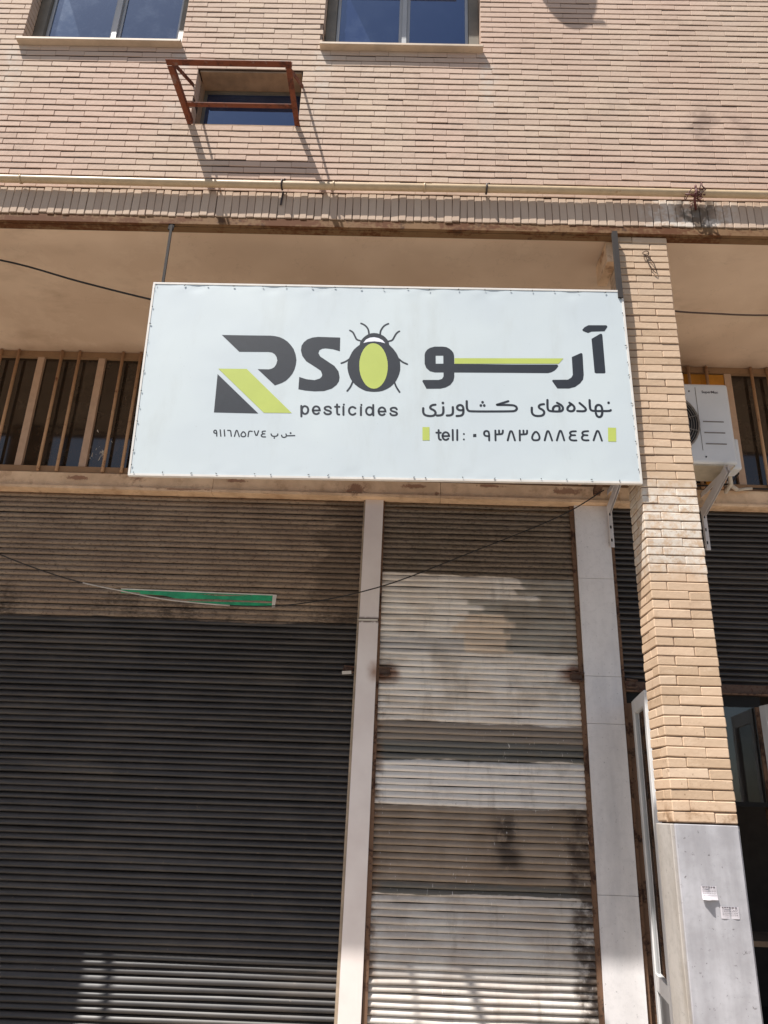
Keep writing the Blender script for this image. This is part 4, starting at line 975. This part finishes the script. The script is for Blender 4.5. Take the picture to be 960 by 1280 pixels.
for i in range(26):
    x = -2.40+rr.gauss(0, 0.045); z = 4.20+abs(rr.gauss(0, 0.10))-0.05; s = rr.uniform(0.008, 0.03)
    m_.poly([(x+rr.uniform(-s, s)*0.6, 5.5635, z+rr.uniform(-s, s)*1.4) for _ in range(3)], [(0, 1, 2)])
stuff(m_.build('peeled_paper', M['hose'], cl1))
room(-6.5, 6.0, 5.64, 8.6, 3.9, 5.096, 'mezzanine_room')
tag(MB().box(2.19, 2.645, 5.538, 5.548, 4.70, 5.035).box(2.30, 2.306, 5.534, 5.5375, 4.9, 5.03).box(2.46, 2.468, 5.534, 5.5375, 4.9, 5.03).build('yellow_board', M['yellow'], loc=(2.42, 5.54, 4.70)), 'yellow board behind the outdoor unit, against the barred window', 'board')

# ---------------------------------------------------------------- outdoor air conditioner on brackets
AX0, AX1, AY0, AY1, AZ0, AZ1 = 1.605, 2.432, 5.05, 5.365, 4.002, 4.655
ac = thing('air_conditioner', 'white outdoor air conditioner unit on brackets to the right of the pillar', 'air conditioner', ((AX0+AX1)/2, (AY0+AY1)/2, AZ0))
bevel(MB().box(AX0, AX1, AY0, AY1, AZ0, AZ1).build('casing', M['ac'], ac), 0.022, 3)
MB().box(AX0+0.02, AX1-0.02, AY0+0.02, AY1-0.02, AZ0-0.012, AZ0-0.001).build('base_pan', M['ac_dirty'], ac)
bevel(MB().box(AX1+0.0005, AX1+0.085, AY0+0.13, AY1-0.04, AZ0+0.02, AZ0+0.27).build('side_cover', M['ac'], ac), 0.014, 2)
FX, FZ, FR = 1.935, 4.315, 0.245
dsk = [(FX+FR*math.cos(2*math.pi*i/32), AY0-0.0012, FZ+FR*math.sin(2*math.pi*i/32)) for i in range(32)]
fo = MB().poly(dsk, [tuple(range(32))]).build('fan_opening', M['ac_dark'], ac)
bl = MB()
for k in range(3):
    a = 2*math.pi*k/3+0.4
    bl.poly([(FX+r_*math.cos(a+da_), AY0-0.004-dd, FZ+r_*math.sin(a+da_)) for r_, da_, dd in ((0.04, -0.5, 0), (0.04, 0.5, 0.004), (0.2, 0.45, 0.006), (0.22, 0.0, 0.003), (0.2, -0.3, 0))], [(0, 1, 2, 3, 4)])
bl.build('fan_blades', M['slot'], fo)
gr = MB()
for k in range(13):
    r_ = 0.03+k*0.0178
    gr.tube([(FX+r_*math.cos(2*math.pi*i/36), AY0-0.016, FZ+r_*math.sin(2*math.pi*i/36)) for i in range(37)], 0.0022 if k < 12 else 0.008, 5, False)
for k in range(12):
    a = 2*math.pi*k/12; gr.bar((FX+0.03*math.cos(a), AY0-0.018, FZ+0.03*math.sin(a)), (FX+0.244*math.cos(a+0.25), AY0-0.018, FZ+0.244*math.sin(a+0.25)), 0.004, 0.004, (0, 1, 0))
gr.build('fan_grille', M['grille'], ac)
for z in (4.335, 4.245, 4.155):
    MB().box(2.215, 2.365, AY0-0.0025, AY0-0.0005, z-0.0045, z+0.0045).build('louvre', M['grille'], ac)
MB().box(2.186, 2.190, AY0-0.002, AY0-0.0005, 4.10, 4.62).build('panel_seam', M['grille'], ac)
for x, z in ((2.14, 4.585), (2.205, 4.05)): MB().tube([(x, AY0-0.004, z), (x, AY0, z)], 0.006, 8).build('screw', M['slot'], ac)
def lettering(text, size, mat, name):
    cu = bpy.data.curves.new(name, 'FONT'); cu.body = text; cu.size = size; cu.resolution_u = 3; cu.offset = 0.0006
    tmp = bpy.data.objects.new(name, cu); COL.objects.link(tmp)
    me = bpy.data.meshes.new_from_object(tmp.evaluated_get(bpy.context.evaluated_depsgraph_get()))
    bpy.data.objects.remove(tmp); me.materials.clear(); me.materials.append(mat); return me
tx = lettering('SuperMax', 0.030, M['ink'], 'lettering')
tx.transform(Matrix.Translation(Vector((2.232, AY0-0.0015, 4.572))-base_of(ac)) @ Matrix.Rotation(math.pi/2, 4, 'X'))
o = bpy.data.objects.new('lettering', tx); COL.objects.link(o); o.parent = ac

def bracket(x, label, y1, w=0.036):
    """slotted wall angle: upright leg, projecting arm and a diagonal brace"""
    t = thing('wall_bracket', label, 'bracket', (x, 5.55, 3.5), 'white slotted steel wall brackets')
    yb, za, zb = 5.546, 3.515, 3.955
    u_ = MB()
    zs = [za, 3.56, 3.585, 3.665, 3.69, 3.77, 3.795, 3.875, 3.90, zb]
    for i in range(len(zs)-1):
        if i % 2 == 0: u_.box(x-w/2, x+w/2, yb-0.004, yb, zs[i], zs[i+1])
        else: u_.box(x-w/2, x-0.007, yb-0.004, yb, zs[i], zs[i+1]); u_.box(x+0.007, x+w/2, yb-0.004, yb, zs[i], zs[i+1])
    u_.box(x-w/2, x-w/2+0.003, yb-0.034, yb-0.0045, za, zb)
    u_.build('upright', M['white_paint'], t)
    MB().box(x-0.0065, x+0.0065, yb-0.0015, yb-0.0005, 3.54, 3.92).build('slot_backing', M['slot'], t)
    MB().box(x-w/2, x+w/2, y1, yb-0.005, zb+0.002, zb+0.006).box(x-w/2, x-w/2+0.003, y1, yb-0.036, zb-0.03, zb+0.0015).build('arm', M['white_paint'], t)
    m_ = MB().bar((x, yb-0.02, 3.80), (x, y1+0.03, zb-0.006), w*1.5, 0.004, (1, 0, 0)); m_.bar((x-w*0.7, yb-0.03, 3.79), (x-w*0.7, y1+0.02, zb-0.016), 0.004, 0.075)
    m_.build('brace', M['white_paint'], t)
bracket(1.628, 'white slotted steel bracket under the right end of the sign, on the stone pilaster', 5.06)
bracket(2.345, 'white slotted steel bracket under the right end of the outdoor unit', 4.99, 0.04)
# pipes and drain hose at the unit's back
tag(MB().tube([(2.47, 5.30, 4.06), (2.50, 5.36, 3.98), (2.49, 5.44, 3.95), (2.52, 5.47, 4.04), (2.56, 5.475, 4.01), (2.60, 5.48, 3.985)], 0.016, 8).tube([(2.60, 5.48, 3.985), (2.66, 5.478, 3.995), (2.71, 5.48, 4.0)], 0.012, 8).build('drain_hose', M['hose'], loc=(2.55, 5.4, 4.0)), 'white drain hose coiled below the outdoor unit', 'hose')
tag(MB().tube([(2.43, 5.28, 4.08), (2.46, 5.38, 4.02), (2.42, 5.47, 4.05), (2.38, 5.50, 4.04)], 0.022, 8).build('wrapped_pipe', M['yellow'], loc=(2.42, 5.4, 4.04)), 'yellow wrapped refrigerant pipe behind the bracket', 'pipe')
tag(MB().tube([(2.48, 5.25, 4.15), (2.54, 5.3, 4.04), (2.52, 5.4, 4.0), (2.44, 5.49, 4.02), (2.25, 5.49, 4.015), (2.0, 5.49, 4.02)], 0.006, 6).tube([(2.7, 5.49, 4.005), (3.1, 5.495, 4.0), (3.8, 5.495, 4.01)], 0.008, 6).build('power_cable', M['cable'], loc=(2.45, 5.4, 4.02)), 'black power cable trailing along the lintel from the outdoor unit', 'cable')

# ---------------------------------------------------------------- cables
def sag(pts, n=6):
    P = [Vector(p) for p in pts]; out = []
    for i in range(len(P)-1):
        p0, p1, p2, p3 = P[max(i-1, 0)], P[i], P[i+1], P[min(i+2, len(P)-1)]
        for k in range(n):
            t = k/n; out.append(0.5*((2*p1)+(p2-p0)*t+(2*p0-5*p1+4*p2-p3)*t*t+(3*p1-p0-3*p2+p3)*t**3))
    return out+[P[-1]]
cb = [(1.532, 3.885), (1.196, 3.668), (0.549, 3.371), (-0.134, 3.082), (-0.805, 2.933), (-1.485, 2.941), (-1.951, 3.008), (-2.366, 3.09), (-2.862, 3.249), (-3.55, 3.52)]
CA = sag([(x, 5.32, z) for x, z in cb])
t = thing('slack_cable', 'thin slack cable sagging across both shutters from the sign\'s right end', 'cable', (-0.8, 5.32, 2.93))
dark = MB().tube(CA[:28], 0.0042, 6); dark.tube(CA[40:], 0.0045, 6); dark.build('dark_length', M['cable'], t)
MB().tube(CA[27:41], 0.0048, 6).build('pale_length', M['cable_white'], t)
tag(MB().tube(sag([(-3.5, 4.25, 5.09), (-2.729, 4.25, 4.994), (-2.156, 4.25, 4.833), (-1.655, 4.25, 4.703), (-1.1, 4.25, 4.58)]), 0.0066, 6).build('black_cable', M['cable'], loc=(-2.4, 4.25, 4.9)), 'thick black cable running behind the sign\'s upper left corner', 'cable')
tag(MB().tube(sag([(1.66, 4.20, 4.70), (1.775, 4.21, 4.678), (2.0, 4.21, 4.668), (2.35, 4.21, 4.664), (3.2, 4.21, 4.70)]), 0.006, 6).build('brown_cable', M['cable_brown'], loc=(2.0, 4.21, 4.67)), 'thin brown cable running right from the brick pillar below the soffit', 'cable')

# ---------------------------------------------------------------- the open shop on the right
m_ = MB()
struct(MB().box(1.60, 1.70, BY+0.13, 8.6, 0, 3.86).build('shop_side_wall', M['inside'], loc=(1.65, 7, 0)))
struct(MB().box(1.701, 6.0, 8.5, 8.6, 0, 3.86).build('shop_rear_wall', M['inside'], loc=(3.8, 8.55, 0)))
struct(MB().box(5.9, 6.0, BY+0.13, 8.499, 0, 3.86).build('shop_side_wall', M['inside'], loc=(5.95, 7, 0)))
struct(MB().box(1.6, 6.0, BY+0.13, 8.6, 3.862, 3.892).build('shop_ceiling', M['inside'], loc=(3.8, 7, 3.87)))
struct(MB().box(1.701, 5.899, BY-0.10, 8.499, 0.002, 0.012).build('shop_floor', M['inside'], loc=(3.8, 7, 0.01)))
fb = thing('shop_window', 'dark glazed front of the open shop behind the brick pillar', 'shopfront', (2.1, 5.62, 0))
MB().box(1.652, 2.60, 5.60, 5.66, 2.375, 2.450).build('head_rail', M['slot'], fb)
MB().box(1.652, 1.70, 5.60, 5.66, 0.013, 2.3745).build('post', M['rail'], fb)
MB().box(1.72, 2.56, 5.615, 5.622, 1.745, 2.374).build('pane', M['glass_shop'], fb)
MB().box(1.701, 2.56, 5.60, 5.64, 1.715, 1.7445).build('transom', M['slot'], fb)
MB().box(2.5605, 2.60, 5.60, 5.66, 0.013, 2.3745).build('post', M['rail'], fb)
ch = thing('desk', 'dark desk standing inside the open shop', 'desk', (2.9, 7.3, 0.012))
MB().box(2.2, 3.6, 7.0, 7.6, 0.70, 0.74).build('desk_top', M['jamb'], ch)
for lx in (2.25, 3.51): MB().box(lx, lx+0.04, 7.02, 7.58, 0.013, 0.699).build('panel', M['jamb'], ch)

def leaf(name, label, hx, hy, ex, ey, z0, z1):
    """aluminium door leaf standing open: hinge edge (hx,hy) to free edge (ex,ey)"""
    t = thing(name, label, 'door', (hx, hy, z0), 'white aluminium door leaves standing open')
    d = Vector((ex-hx, ey-hy, 0)); Ln = d.length; d.normalize(); nrm = Vector((-d.y, d.x, 0))
    def slab_(a, b, p, q, th, mat, nm, off=0.0):
        o = Vector((hx, hy, 0)); A = o+d*a+nrm*(off-th/2); B = o+d*b+nrm*(off-th/2); A2, B2 = A+nrm*th, B+nrm*th
        z = Vector((0, 0, 1))
        return MB().hexa([A+z*p, B+z*p, B2+z*p, A2+z*p], [A+z*q, B+z*q, B2+z*q, A2+z*q]).build(nm, mat, t)
    sw = 0.075
    bevel(slab_(0, sw, z0, z1, 0.04, M['alu'], 'stile'), 0.004, 1); bevel(slab_(Ln-sw, Ln, z0, z1, 0.04, M['alu'], 'stile'), 0.004, 1)
    for p, q in ((z1-0.09, z1-0.001), (0.645, 0.735), (z0+0.001, z0+0.10)): slab_(sw+0.0005, Ln-sw-0.0005, p, q, 0.038, M['alu'], 'rail')
    slab_(sw+0.001, Ln-sw-0.001, 0.7355, z1-0.0905, 0.006, M['glass_shop'], 'pane')
    slab_(sw+0.001, Ln-sw-0.001, z0+0.101, 0.6445, 0.012, M['black_panel'], 'kick_panel')
    for a in (sw, Ln-sw-0.018): slab_(a, a+0.018, 0.736, z1-0.091, 0.024, M['alu_raw'], 'glazing_bead')
    return t
leaf('door_leaf', 'white aluminium door leaf standing open just left of the brick pillar', 1.693, 5.535, 1.612, 4.99, 0.02, 2.377)
leaf('door_leaf', 'white aluminium door leaf standing open at the far right, behind the brick pillar', 2.585, 5.56, 2.66, 5.02, 0.02, 2.377)
